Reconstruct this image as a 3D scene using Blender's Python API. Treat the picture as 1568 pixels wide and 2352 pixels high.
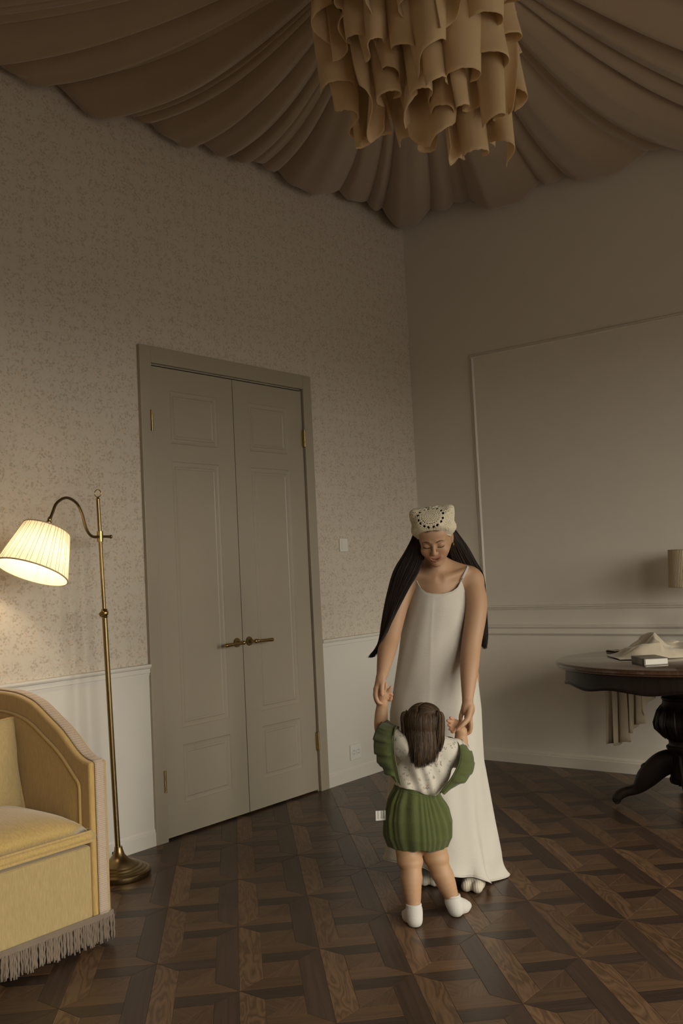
import bpy, bmesh, math, random
import numpy as np
from mathutils import Vector, Matrix

for o in list(bpy.data.objects):
    bpy.data.objects.remove(o, do_unlink=True)
scene = bpy.context.scene
C = scene.collection
random.seed(7)
rng = np.random.default_rng(11)
PI = math.pi
ROT = -0.9007        # yaw of the viewing direction, used by things that face the viewer

# ------------------------------------------------------------------ camera
cam_d = bpy.data.cameras.new('camera')
cam_d.sensor_fit = 'VERTICAL'
cam_d.sensor_height = 36.0
cam_d.lens = 33.653
cam_d.clip_start = 0.05
cam = bpy.data.objects.new('camera', cam_d)
C.objects.link(cam)
_r = Vector((0.62256887, -0.78105343, -0.04861621))
_u = Vector((-0.01578864, -0.07464791, 0.99708496))
_f = Vector((0.78240573, 0.61998647, 0.05880524))
_m = Matrix((( _r.x, _u.x, -_f.x, -5.88985), (_r.y, _u.y, -_f.y, -3.94679), (_r.z, _u.z, -_f.z, 1.37931), (0, 0, 0, 1)))
cam.matrix_world = _m
scene.camera = cam

# ------------------------------------------------------------------ world, daylight, exposure
world = bpy.data.worlds.new('world')
scene.world = world
world.use_nodes = True
_wt = world.node_tree; _bg = _wt.nodes['Background']
# overcast sky: brighter towards the zenith, dark ground below the horizon
_tc = _wt.nodes.new('ShaderNodeTexCoord'); _sx = _wt.nodes.new('ShaderNodeSeparateXYZ'); _rp = _wt.nodes.new('ShaderNodeValToRGB')
_ma = _wt.nodes.new('ShaderNodeMath'); _ma.operation = 'MULTIPLY_ADD'; _ma.inputs[1].default_value = .5; _ma.inputs[2].default_value = .5
_wt.links.new(_tc.outputs['Generated'], _sx.inputs[0]); _wt.links.new(_sx.outputs[2], _ma.inputs[0]); _wt.links.new(_ma.outputs[0], _rp.inputs[0])
_e = _rp.color_ramp.elements
_e[0].position = .485; _e[0].color = (.06, .056, .046, 1)
_e[1].position = .515; _e[1].color = (.36, .338, .29, 1)
_n = _e.new(1.0); _n.color = (1.0, .94, .80, 1)
_wt.links.new(_rp.outputs[0], _bg.inputs[0])
_bg.inputs[1].default_value = 34.0

def window_portal(x, y, z, w, h, rz=0):          # lets the renderer sample the sky through the window opening
    l = bpy.data.lights.new('window_portal', 'AREA'); l.shape = 'RECTANGLE'; l.size = w; l.size_y = h
    l.cycles.is_portal = True
    o = bpy.data.objects.new('window_portal', l); C.objects.link(o)
    o.location = (x, y, z); o.rotation_euler = (math.radians(90), 0, rz)
for _x in (-1.45, -3.35, -5.25): window_portal(_x, -6.37, 1.8, 1.5, 2.1)  # last portal belongs to the window added to brighten the right wall

vs = scene.view_settings
vs.view_transform = 'Standard'
vs.look = 'None'
vs.exposure = -0.18
vs.gamma = 1.0
vs.use_curve_mapping = False

# ------------------------------------------------------------------ helpers
class MB:
    """collects vertices and faces; build() links them as ONE mesh object"""
    def __init__(s): s.v = []; s.f = []
    def add(s, vs_, fs_):
        n = len(s.v); s.v += [tuple(map(float, q)) for q in vs_]
        s.f += [tuple(i + n for i in f) for f in fs_]; return s
    def box(s, x0, x1, y0, y1, z0, z1):
        x0, x1 = min(x0, x1), max(x0, x1); y0, y1 = min(y0, y1), max(y0, y1); z0, z1 = min(z0, z1), max(z0, z1)
        return s.add([(x0,y0,z0),(x1,y0,z0),(x1,y1,z0),(x0,y1,z0),(x0,y0,z1),(x1,y0,z1),(x1,y1,z1),(x0,y1,z1)],
              [(0,3,2,1),(4,5,6,7),(0,1,5,4),(1,2,6,5),(2,3,7,6),(3,0,4,7)])
    def grid(s, P, close_u=False, close_v=False, flip=False):
        nu, nv = len(P), len(P[0]); fs_ = []
        for i in range(nu if close_u else nu - 1):
            for j in range(nv if close_v else nv - 1):
                a, b, c, d = i*nv+j, ((i+1)%nu)*nv+j, ((i+1)%nu)*nv+(j+1)%nv, i*nv+(j+1)%nv
                fs_.append((a,d,c,b) if flip else (a,b,c,d))
        return s.add([p for row in P for p in row], fs_)
    def lathe(s, prof, n=32, c=(0,0,0), axis=None):
        # prof: (r, z) bottom to top
        M = Matrix.Identity(3)
        if axis is not None: M = Vector((0,0,1)).rotation_difference(Vector(axis)).to_matrix()
        rings = []
        for r, z in prof:
            rings.append([Vector(c) + M @ Vector((r*math.cos(2*PI*k/n), r*math.sin(2*PI*k/n), z)) for k in range(n)])
        s.grid(rings, close_v=True, flip=True)
        base = len(s.v) - len(rings)*n
        s.f.append(tuple(base + k for k in range(n))[::-1])
        s.f.append(tuple(base + (len(rings)-1)*n + k for k in range(n)))
        return s
    def tube(s, pts, rad, n=8, cap=True, flat=1.0, up=None):
        pts = [Vector(p) for p in pts]; m = len(pts)
        if not hasattr(rad, '__len__'): rad = [rad]*m
        t0 = (pts[1]-pts[0]).normalized()
        nrm = Vector(up) if up is not None else (Vector((0,0,1)) if abs(t0.z) < .9 else Vector((1,0,0)))
        rings = []
        for i in range(m):
            t = (pts[min(i+1,m-1)] - pts[max(i-1,0)]).normalized()
            nrm = (nrm - t*nrm.dot(t)).normalized(); bn = t.cross(nrm)
            rings.append([pts[i] + (nrm*math.cos(2*PI*k/n)*flat + bn*math.sin(2*PI*k/n))*rad[i] for k in range(n)])
        s.grid(rings, close_v=True)
        if cap:
            b = len(s.v) - m*n
            s.f.append(tuple(b+k for k in range(n))); s.f.append(tuple(b+(m-1)*n+k for k in range(n))[::-1])
        return s
    def sphere(s, c, r, n=16, m=10):
        if not hasattr(r, '__len__'): r = (r, r, r)
        prof = [[(c[0]+r[0]*math.sin(PI*i/m)*math.cos(2*PI*k/n), c[1]+r[1]*math.sin(PI*i/m)*math.sin(2*PI*k/n), c[2]-r[2]*math.cos(PI*i/m)) for k in range(n)] for i in range(m+1)]
        return s.grid(prof, close_v=True, flip=True)
    def prism(s, poly, z0, z1):
        n = len(poly)
        return s.add([(x,y,z0) for x,y in poly] + [(x,y,z1) for x,y in poly],
              [tuple(range(n))[::-1], tuple(range(n, 2*n))] + [(k,(k+1)%n,n+(k+1)%n,n+k) for k in range(n)])
    def build(s, name, mat=None, parent=None, smooth=False, bevel=0, seg=2, sub=0, solid=0, auto=None, merge=False):
        me = bpy.data.meshes.new(name)
        me.from_pydata(s.v, [], s.f); me.update()
        if merge:
            bm = bmesh.new(); bm.from_mesh(me); bmesh.ops.remove_doubles(bm, verts=bm.verts, dist=1e-5); bm.to_mesh(me); bm.free()
        return link(name, me, mat, parent, smooth, bevel, seg, sub, solid, auto)

def link(name, me, mat=None, parent=None, smooth=False, bevel=0, seg=2, sub=0, solid=0, auto=None):
    o = bpy.data.objects.new(name, me); C.objects.link(o)
    if mat: me.materials.append(mat)
    if parent: o.parent = parent
    if smooth: me.polygons.foreach_set('use_smooth', [True]*len(me.polygons))
    if auto:
        me.polygons.foreach_set('use_smooth', [True]*len(me.polygons))
        me.set_sharp_from_angle(angle=math.radians(auto))
    if solid:
        m = o.modifiers.new('solid', 'SOLIDIFY'); m.thickness = solid; m.offset = 0
    if bevel:
        m = o.modifiers.new('bevel', 'BEVEL'); m.width = bevel; m.segments = seg; m.limit_method = 'ANGLE'; m.angle_limit = math.radians(40)
    if sub:
        m = o.modifiers.new('sub', 'SUBSURF'); m.levels = sub; m.render_levels = sub
    return o

def thing(name, label, cat, loc=(0,0,0), rotz=0, group=None):
    o = bpy.data.objects.new(name, None); C.objects.link(o)
    o.empty_display_size = .1
    o.location = loc; o.rotation_euler = (0,0,rotz)
    return tag(o, label, cat, group)
def tag(o, label, cat, group=None):
    o['label'] = label; o['category'] = cat
    if group: o['group'] = group
    return o
def struct(o, label=None):
    o['kind'] = 'structure'
    if label: o['label'] = label
    return o

# ---- materials
def srgb(h):
    h = h.lstrip('#'); c = [int(h[i:i+2],16)/255 for i in (0,2,4)]
    return tuple(x/12.92 if x <= .04045 else ((x+.055)/1.055)**2.4 for x in c)
class NT:
    def __init__(s, name):
        s.m = bpy.data.materials.new(name); s.m.use_nodes = True
        s.t = s.m.node_tree; s.b = s.t.nodes['Principled BSDF']; s.out = s.t.nodes['Material Output']
    def n(s, typ, **kw):
        nd = s.t.nodes.new(typ)
        for k, v in kw.items():
            if k.startswith('i_'):
                key = k[2:]; key = int(key) if key.isdigit() else key.replace('_', ' ')
                if hasattr(v, 'is_linked') or isinstance(v, bpy.types.NodeSocket): s.t.links.new(v, nd.inputs[key])
                else: nd.inputs[key].default_value = v
            else: setattr(nd, k, v)
        return nd
    def l(s, a, b): s.t.links.new(a, b)
    def math(s, op, a, b=0.0, c=0.0):
        nd = s.t.nodes.new('ShaderNodeMath'); nd.operation = op
        for i, v in enumerate((a, b, c)):
            if isinstance(v, bpy.types.NodeSocket): s.l(v, nd.inputs[i])
            else: nd.inputs[i].default_value = v
        return nd.outputs[0]
    def mix(s, f, a, b):
        nd = s.t.nodes.new('ShaderNodeMix'); nd.data_type = 'RGBA'
        for i, v in ((0, f), (6, a), (7, b)):
            if isinstance(v, bpy.types.NodeSocket): s.l(v, nd.inputs[i])
            else: nd.inputs[i].default_value = (*v, 1) if hasattr(v, '__len__') and len(v) == 3 else v
        return nd.outputs[2]
    def coord(s, kind='Object', scale=(1,1,1), loc=(0,0,0), rot=(0,0,0)):
        tc = s.n('ShaderNodeTexCoord'); mp = s.n('ShaderNodeMapping')
        s.l(tc.outputs[kind], mp.inputs[0])
        mp.inputs['Scale'].default_value = scale; mp.inputs['Location'].default_value = loc; mp.inputs['Rotation'].default_value = rot
        return mp.outputs[0]
    def noise(s, vec, scale, detail=2, rough=.5, dist=0):
        nd = s.n('ShaderNodeTexNoise'); s.l(vec, nd.inputs['Vector'])
        nd.inputs['Scale'].default_value = scale; nd.inputs['Detail'].default_value = detail
        nd.inputs['Roughness'].default_value = rough; nd.inputs['Distortion'].default_value = dist
        return nd.outputs[0]
    def ramp(s, f, stops):
        nd = s.n('ShaderNodeValToRGB'); s.l(f, nd.inputs[0]); e = nd.color_ramp.elements
        while len(e) < len(stops): e.new(.5)
        for q, (p, c) in zip(e, stops):
            q.position = p; q.color = (*c, 1) if hasattr(c, '__len__') else (c, c, c, 1)
        return nd.outputs[0]
    def bump(s, h, strength=.3, dist=.01):
        nd = s.n('ShaderNodeBump'); s.l(h, nd.inputs['Height'])
        nd.inputs['Strength'].default_value = strength; nd.inputs['Distance'].default_value = dist
        s.l(nd.outputs[0], s.b.inputs['Normal'])
    def set(s, **kw):
        for k, v in kw.items():
            inp = s.b.inputs[k.replace('_', ' ')]
            if isinstance(v, bpy.types.NodeSocket): s.l(v, inp)
            elif hasattr(v, "__len__") and len(v) == 3 and len(inp.default_value) == 4: inp.default_value = (*v, 1)
            else: inp.default_value = v
        return s.m

def plain(name, col, rough=.6, metal=0, var=.06, vscale=6, bump=0, bscale=200, **kw):
    t = NT(name); v = t.coord()
    f = t.noise(v, vscale, 3)
    c = t.mix(f, tuple(max(0, x*(1-var)) for x in col), tuple(min(1, x*(1+var)) for x in col))
    t.set(Base_Color=c, Roughness=rough, Metallic=metal, **kw)
    if bump: t.bump(t.noise(v, bscale, 2), bump, .002)
    return t.m

def fabric(name, col, weave=600, bump=.25, var=.08, rough=.85, sheen=.2, streak=None, transl=0):
    t = NT(name); v = t.coord()
    f = t.noise(v, 9, 3)
    c = t.mix(f, tuple(x*(1-var) for x in col), tuple(min(1, x*(1+var)) for x in col))
    if streak:
        v2 = t.coord(scale=streak); f2 = t.noise(v2, 40, 3, .6)
        c = t.mix(t.ramp(f2, [(.3, 0.0), (.75, 1.0)]), c, tuple(x*.72 for x in col))
    t.set(Base_Color=c, Roughness=rough, Sheen_Weight=sheen, Sheen_Roughness=.5, Specular_IOR_Level=.2)
    t.bump(t.noise(v, weave, 2, .6), bump, .002)
    if transl:
        tr = t.n('ShaderNodeBsdfTranslucent'); t.l(c, tr.inputs[0])
        mx = t.n('ShaderNodeMixShader'); mx.inputs[0].default_value = transl
        t.l(t.b.outputs[0], mx.inputs[1]); t.l(tr.outputs[0], mx.inputs[2]); t.l(mx.outputs[0], t.out.inputs[0])
    return t.m

def catmull(pts, n):
    pts = [np.array(p, float) for p in pts]
    P = [2*pts[0]-pts[1]] + pts + [2*pts[-1]-pts[-2]]
    out = []
    m = len(pts)-1
    for k in range(n):
        u = k/(n-1)*m; i = min(int(u), m-1); t = u-i
        a, b, c, d = P[i], P[i+1], P[i+2], P[i+3]
        out.append(.5*((2*b)+(-a+c)*t+(2*a-5*b+4*c-d)*t*t+(-a+3*b-3*c+d)*t**3))
    return out
def interp(x, xs, ys): return float(np.interp(x, xs, ys))
def sstep(a, b, x):
    t = np.clip((x-a)/(b-a), 0, 1); return t*t*(3-2*t)
# ================================================================== THE ROOM
X0, Y0, H = -6.6, -6.2, 4.15          # far extents (behind the camera) and ceiling height

def wallpaper():
    t = NT('floral_wallpaper')
    v = t.coord()
    base = (0.565, 0.51, 0.435)
    nz = t.n('ShaderNodeTexNoise', i_Scale=30.0); t.l(v, nz.inputs['Vector'])
    add = t.n('ShaderNodeVectorMath', operation='MULTIPLY_ADD'); t.l(nz.outputs[1], add.inputs[0]); add.inputs[1].default_value = (.022,.022,.022); t.l(v, add.inputs[2])
    # sprays of leaves and blossoms on a loose repeat
    clus = t.n('ShaderNodeTexVoronoi', i_Scale=14.0); t.l(add.outputs[0], clus.inputs['Vector']); clus.inputs['Randomness'].default_value = .45
    cm = t.ramp(clus.outputs['Distance'], [(.34, 1.0), (.66, 0.0)])
    leaf = t.n('ShaderNodeTexVoronoi', i_Scale=78.0, feature='F1'); t.l(add.outputs[0], leaf.inputs['Vector'])
    lf = t.ramp(leaf.outputs['Distance'], [(.34, 1.0), (.60, 0.0)])
    sep = t.n('ShaderNodeSeparateColor'); t.l(leaf.outputs['Color'], sep.inputs[0])
    keep = t.math('GREATER_THAN', sep.outputs[0], .18)
    m1 = t.math('MULTIPLY', t.math('MULTIPLY', cm, lf), keep)
    st = t.noise(add.outputs[0], 20, 1, .4)
    stem = t.ramp(t.math('ABSOLUTE', t.math('SUBTRACT', st, .5)), [(.0, 1.0), (.030, 0.0)])
    m2 = t.math('MULTIPLY', stem, t.ramp(clus.outputs['Distance'], [(.40, 1.0), (.85, .0)]))
    tone = t.mix(sep.outputs[1], (0.34, 0.245, 0.165), (0.28, 0.225, 0.165))
    tone = t.mix(t.math('GREATER_THAN', sep.outputs[2], .78), tone, (0.62, 0.42, 0.27))
    c = t.mix(t.math('MULTIPLY', m1, .48), base, tone)
    c = t.mix(t.math('MULTIPLY', m2, .30), c, (0.36, 0.28, 0.20))
    t.set(Base_Color=c, Roughness=.85, Specular_IOR_Level=.2)
    return t.m

M_paper = wallpaper()
M_white = plain('white_satin_paint', (0.64, 0.61, 0.555), .45, var=.02)
M_wallpaint = plain('warm_grey_wall_paint', (0.62, 0.575, 0.50), .75, var=.025, bump=.05, bscale=300)
M_door = plain('greige_door_lacquer', (0.335, 0.295, 0.228), .38, var=.03)
M_taupe = plain('taupe_fill_cut_wall', (0.26, 0.22, 0.17), .8)  # unseen walls, given a dark tone to cut the bounced fill light
M_dark = plain('dark_gap', (0.012, 0.01, 0.008), .9)
M_brass = plain('aged_brass', (0.42, 0.30, 0.125), .27, 1.0, var=.12)
M_brass_dark = plain('antique_brass', (0.235, 0.168, 0.078), .32, 1.0, var=.15)
M_plastic = plain('white_plastic', (0.68, 0.66, 0.61), .4, var=.01)
M_ceil = plain('ceiling_plaster', (0.45, 0.42, 0.36), .9)
_t = NT('window_glass'); _tr = _t.n('ShaderNodeBsdfTransparent'); _gl = _t.n('ShaderNodeBsdfGlossy', i_Roughness=0.02); _mx = _t.n('ShaderNodeMixShader', i_0=0.06)
_t.l(_tr.outputs[0], _mx.inputs[1]); _t.l(_gl.outputs[0], _mx.inputs[2]); _t.l(_mx.outputs[0], _t.out.inputs[0]); M_glass = _t.m

# walls ---------------------------------------------------------------------
DL, DR, DT = -2.560, -1.228, 2.585         # rough door opening
m = MB(); m.box(X0, DL, 0, .16, 0, H); m.box(DR, .16, 0, .16, 0, H); m.box(DL, DR, 0, .16, DT, H)
wl = struct(m.build('wall_left', M_paper), 'wall papered with small pale floral sprigs above white wainscot')
m = MB(); m.box(0, .16, Y0, 0, 0, H)
wr = struct(m.build('wall_right', M_wallpaint), 'plain warm grey painted wall with panel mouldings')
WINX = (-5.25, -3.35, -1.45)  # first window is an added one, to throw more light on the right wall
m = MB(); _e = X0
for c in WINX:
    m.box(_e, c-.75, Y0-.16, Y0, 0, H); m.box(c-.75, c+.75, Y0-.16, Y0, 0, .75); m.box(c-.75, c+.75, Y0-.16, Y0, 2.85, H); _e = c+.75
m.box(_e, .16, Y0-.16, Y0, 0, H)
struct(m.build('wall_front', M_taupe), 'wall with three tall windows opposite the door, one of them added for light')
m = MB(); m.box(X0-.16, X0, Y0-.16, .16, 0, H); struct(m.build('wall_back', M_taupe), 'plain wall behind the viewer')
# each window is built at its sill centre, looking into the room along +y
for i, (px_, py_, rz_) in enumerate([(c, Y0, 0) for c in WINX]):
    w = bpy.data.objects.new('window_%d' % (i+1), None); C.objects.link(w); struct(w, 'unseen tall white casement window')
    w.location = (px_, py_, 0); w.rotation_euler = (0, 0, rz_)
    a, b = -.75, .75
    m = MB()
    for (p, q, r, s) in ((a, a+.06, .75, 2.85), (b-.06, b, .75, 2.85), (a, b, .75, .81), (a, b, 2.79, 2.85), (-.03, .03, .75, 2.85), (a, b, 2.2, 2.25)):
        m.box(p, q, -.1, -.04, r, s)
    m.build('window_frame', M_white, w)
    for (p, q) in ((a+.06, -.03), (.03, b-.06)):
        for (r, s) in ((.81, 2.2), (2.25, 2.79)):
            m = MB(); m.box(p, q, -.075, -.07, r, s); m.build('pane', M_glass, w)
    m = MB(); m.box(a-.05, b+.05, -.05, .12, .71, .75); m.build('window_sill', M_white, w)
m = MB(); m.box(X0-.16, .16, Y0-.16, .16, H, H+.15); struct(m.build('ceiling', M_ceil), 'plastered ceiling above the draped canopy')

# wainscot, rails, baseboards ------------------------------------------------
def profile_run(axis, a, b, prof):
    """sweep a (depth, z) profile along the left wall (axis x) or the right wall (axis y)"""
    m = MB(); P = []
    for t in (a, b):
        P.append([(t, -d, z) if axis == 'x' else (-d, t, z) for d, z in prof])
    m.grid(P, close_v=True, flip=(axis == 'x'))
    n = len(prof); m.f.append(tuple(range(n)) if axis == 'y' else tuple(range(n))[::-1]); m.f.append(tuple(range(n, 2*n))[::-1] if axis == 'y' else tuple(range(n, 2*n)))
    return m
CAS_L, CAS_R = -2.596, -1.192
for (a, b) in ((X0, CAS_L), (CAS_R, 0)):
    m = MB(); m.box(a, b, -.006, 0, 0, .90); m.build('wainscot_panel', M_white, wl)
rail = [(0,.872),(.010,.872),(.010,.884),(.016,.886),(.016,.908),(.024,.912),(.028,.920),(.028,.930),(0,.932)]
base = [(0,0),(.016,0),(.016,.066),(.012,.070),(.012,.078),(.008,.088),(0,.090)]
struct(profile_run('x', X0, CAS_L, rail).build('trim_1', M_white), 'white dado rail left of the door')
struct(profile_run('x', CAS_R, -.001, rail).build('trim_2', M_white), 'white dado rail between door and corner')
struct(profile_run('x', X0, CAS_L, base).build('baseboard_left', M_white), 'white baseboard left of the door')
bo = struct(profile_run('x', CAS_R, -.001, base).build('baseboard_left', M_white), 'white baseboard between door and corner')
bo.name = 'baseboard_left_2'
rail_r = [(0,.868),(.012,.870),(.020,.880),(.014,.888),(.014,.912),(.022,.918),(.026,.926),(.020,.934),(0,.936)]
struct(profile_run('y', Y0, -.001, rail_r).build('trim_3', M_wallpaint), 'grey dado rail along the plain wall')
struct(profile_run('y', Y0, -.001, base).build('baseboard_right', M_wallpaint), 'grey baseboard along the plain wall')
# picture-frame moulding on the right wall
def frame_mould(y0, y1, z0, z1):
    prof = [(0,0),(0,.006),(.006,.010),(.010,.004),(.014,.005),(.018,.014),(.024,.013),(.030,.005),(.030,0)]   # (inward offset, depth)
    m = MB(); rings = []
    for (y, z, sy, sz) in ((y0, z0, 1, 1), (y1, z0, -1, 1), (y1, z1, -1, -1), (y0, z1, 1, -1)):
        rings.append([(-d, y + sy*o_, z + sz*o_) for o_, d in prof])
    m.grid(rings, close_u=True)
    return m
struct(frame_mould(-3.45, -.509, 1.040, 2.850).build('trim_4', M_wallpaint, auto=40), 'large rectangular panel moulding on the plain wall')

# door -----------------------------------------------------------------------
door = bpy.data.objects.new('door_1', None); C.objects.link(door)
struct(door, 'tall greige double door with recessed panels and brass lever handles')
CW = .079
m = MB()
m.box(CAS_L, CAS_L+CW, -.022, .0, 0, 2.623); m.build('casing', M_door, door, bevel=.002)
m = MB(); m.box(CAS_R-CW, CAS_R, -.022, .0, 0, 2.623); m.build('casing', M_door, door, bevel=.002)
m = MB(); m.box(CAS_L+CW+.001, CAS_R-CW-.001, -.022, .0, 2.533, 2.623); m.build('casing', M_door, door, bevel=.002)
m = MB(); m.box(DL, CAS_L+CW+.006, .001, .16, 0, DT); m.box(CAS_R-CW-.006, DR, .001, .16, 0, DT); m.box(CAS_L+CW, CAS_R-CW, .001, .16, 2.526, DT)
m.build('jamb', M_door, door)
m = MB(); m.box(DL, DR, .15, .17, 0, DT); m.build('closed_back', M_dark, door)
def leaf(x0, x1, px0, px1, side):
    """a leaf with three recessed, stepped panels; front face at y = yf"""
    yf, yb = -.004, .04
    panels = [(.171, .476), (.566, 2.007), (2.105, 2.397)]
    m = MB()
    zs_ = [.012] + [z for p in panels for z in p] + [2.519]
    xs_ = [x0, px0, px1, x1]
    for i in range(3):
        for j in range(len(zs_)-1):
            if i == 1 and j % 2 == 1: continue
            m.add([(xs_[i],yf,zs_[j]),(xs_[i+1],yf,zs_[j]),(xs_[i+1],yf,zs_[j+1]),(xs_[i],yf,zs_[j+1])], [(0,1,2,3)])
    m.add([(x0,yf,.012),(x1,yf,.012),(x1,yf,2.519),(x0,yf,2.519),(x0,yb,.012),(x1,yb,.012),(x1,yb,2.519),(x0,yb,2.519)],
          [(0,3,7,4),(1,5,6,2),(0,4,5,1),(3,2,6,7),(4,7,6,5)])
    lf = m.build('door_leaf', M_door, door)
    steps = [(0,0),(.004,.004),(.016,.0065),(.026,.0065),(.030,.0025),(.040,.0025),(.044,.005),(.05,.005)]
    for (z0, z1) in panels:
        m = MB(); rings = []
        for o_, d in steps:
            rings.append([(px0+o_, yf+d, z0+o_), (px1-o_, yf+d, z0+o_), (px1-o_, yf+d, z1-o_), (px0+o_, yf+d, z1-o_)])
        m.grid(rings, close_v=True, flip=True)
        n = len(m.v); m.f.append((n-4, n-3, n-2, n-1))
        m.build('panel', M_door, lf)
    return lf
lfL = leaf(CAS_L+CW+.006, -1.8955, -2.382, -2.024, -1)
lfR = leaf(-1.8905, CAS_R-CW-.006, -1.763, -1.417, 1)
def handle(leaf_o, x, sgn):
    z = .983
    m = MB(); m.lathe([(.026,0),(.027,.003),(.025,.008),(.012,.009)], 28, (x, -.004, z), (0,-1,0)); h = m.build('rosette', M_brass_dark, leaf_o, auto=40)
    m = MB(); m.tube([(x,-.012,z),(x,-.052,z)], .0085, 14)
    m.sphere((x, -.060, z), .0125, 18, 12)
    m.lathe([(.008,0),(.0115,.003),(.0115,.008),(.007,.011)], 18, (x+sgn*.010, -.060, z), (sgn,0,0))
    m.lathe([(.0075,0),(.0085,.02),(.0105,.10),(.0115,.122),(.010,.127),(.006,.129)], 18, (x+sgn*.018, -.060, z-.001), (sgn,0,-.02))
    m.build('handle', M_brass, leaf_o, auto=50)
handle(lfL, -1.942, -1); handle(lfR, -1.842, 1)
for lf_o, x in ((lfL, -2.530), (lfR, -1.283)):
    for z in (.313, 2.217):
        m = MB(); m.tube([(x, -.026, z-.055), (x, -.026, z+.055)], .0065, 12)
        for k in (-.055, -.019, .019, .055): m.tube([(x, -.026, z+k-.001), (x, -.026, z+k+.001)], .0075, 12)
        m.box(x-.002, x+.002, -.026, -.002, z-.05, z+.05); m.build('hinge', M_brass, lf_o, auto=40)

# switch and socket -------------------------------------------------------------
t = thing('light_switch', 'small white light switch on the floral wallpaper right of the door', 'light switch', (-.912, 0, 1.533))
m = MB(); m.box(-.042, .042, -.010, 0, -.043, .043); m.build('plate', M_plastic, t, bevel=.003)
m = MB(); m.box(-.026, .026, -.0145, -.009, -.029, .029); m.build('rocker', M_plastic, t, bevel=.002)
t = thing('wall_socket', 'white double wall socket low on the wainscot beside the door', 'socket', (-.90, -.006, .178))
m = MB(); m.box(-.055, .055, -.012, 0, -.050, .050); m.build('plate', M_plastic, t, bevel=.004)
for sx in (-.021, .021):
    m = MB(); m.lathe([(.0195,0),(.0195,.003),(.017,.003),(.0165,.0005),(.0,.0005)], 24, (sx, -.0128, 0), (0,-1,0)); w = m.build('outlet', M_plastic, t, auto=30)
    for sz in (-.009, .009):
        m = MB(); m.lathe([(.003,0),(.003,.0008)], 10, (sx, -.0134, sz), (0,-1,0)); m.build('pin_hole', M_dark, w)

# parquet floor ---------------------------------------------------------------------
def wood(name, c0, c1, c2, sx, sy, rings, rough=.30):
    t = NT(name)
    oi = t.n('ShaderNodeObjectInfo')
    tc = t.n('ShaderNodeTexCoord')
    off = t.n('ShaderNodeVectorMath', operation='SCALE'); comb = t.n('ShaderNodeCombineXYZ')
    t.l(oi.outputs['Random'], comb.inputs[0]); t.l(t.math('MULTIPLY', oi.outputs['Random'], 7.31), comb.inputs[1]); t.l(t.math('MULTIPLY', oi.outputs['Random'], 3.7), comb.inputs[2])
    t.l(comb.outputs[0], off.inputs[0]); off.inputs[3].default_value = 30.0
    ad = t.n('ShaderNodeVectorMath', operation='ADD'); t.l(tc.outputs['Object'], ad.inputs[0]); t.l(off.outputs[0], ad.inputs[1])
    mp = t.n('ShaderNodeMapping'); t.l(ad.outputs[0], mp.inputs[0]); mp.inputs['Scale'].default_value = (sx, sy, 1)
    nz = t.noise(mp.outputs[0], 1.0, 2, .45, .3)
    line = t.math('FRACT', t.math('MULTIPLY', nz, rings))
    line = t.math('ABSOLUTE', t.math('SUBTRACT', t.math('MULTIPLY', line, 2.0), 1.0))
    mp2 = t.n('ShaderNodeMapping'); t.l(ad.outputs[0], mp2.inputs[0]); mp2.inputs['Scale'].default_value = (14, 190, 1)
    fine = t.noise(mp2.outputs[0], 1.0, 3, .6)
    f = t.math('ADD', t.math('MULTIPLY', line, .6), t.math('MULTIPLY', fine, .4))
    c = t.ramp(f, [(.12, c0), (.45, c1), (.85, c2)])
    hv = t.math('ADD', .82, t.math('MULTIPLY', oi.outputs['Random'], .36))
    hs = t.n('ShaderNodeHueSaturation'); t.l(c, hs.inputs['Color']); t.l(hv, hs.inputs['Value'])
    rr = t.math('ADD', rough-.04, t.math('MULTIPLY', fine, .12))
    t.set(Base_Color=hs.outputs[0], Roughness=rr, Specular_IOR_Level=.24)
    t.bump(f, .05, .002)
    return t.m
M_oak = wood('light_oak_board', (0.060,0.033,0.017), (0.114,0.064,0.034), (0.155,0.090,0.049), 3.2, 17, 9)
M_smoke = wood('smoked_oak_board', (0.040,0.024,0.017), (0.052,0.031,0.021), (0.064,0.038,0.026), 1.5, 40, 3)
M_oak2 = wood('oak_strip', (0.066,0.036,0.020), (0.088,0.049,0.026), (0.108,0.061,0.033), 2.0, 50, 4)
M_smoke2 = wood('smoked_oak_strip', (0.030,0.019,0.014), (0.040,0.025,0.018), (0.052,0.032,0.023), 2.0, 50, 4)
M_block = wood('oak_block', (0.060,0.034,0.020), (0.082,0.046,0.026), (0.106,0.061,0.034), 3.0, 60, 5)
M_sub = plain('dark_joint', (0.03, 0.02, 0.014), .6)

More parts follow.
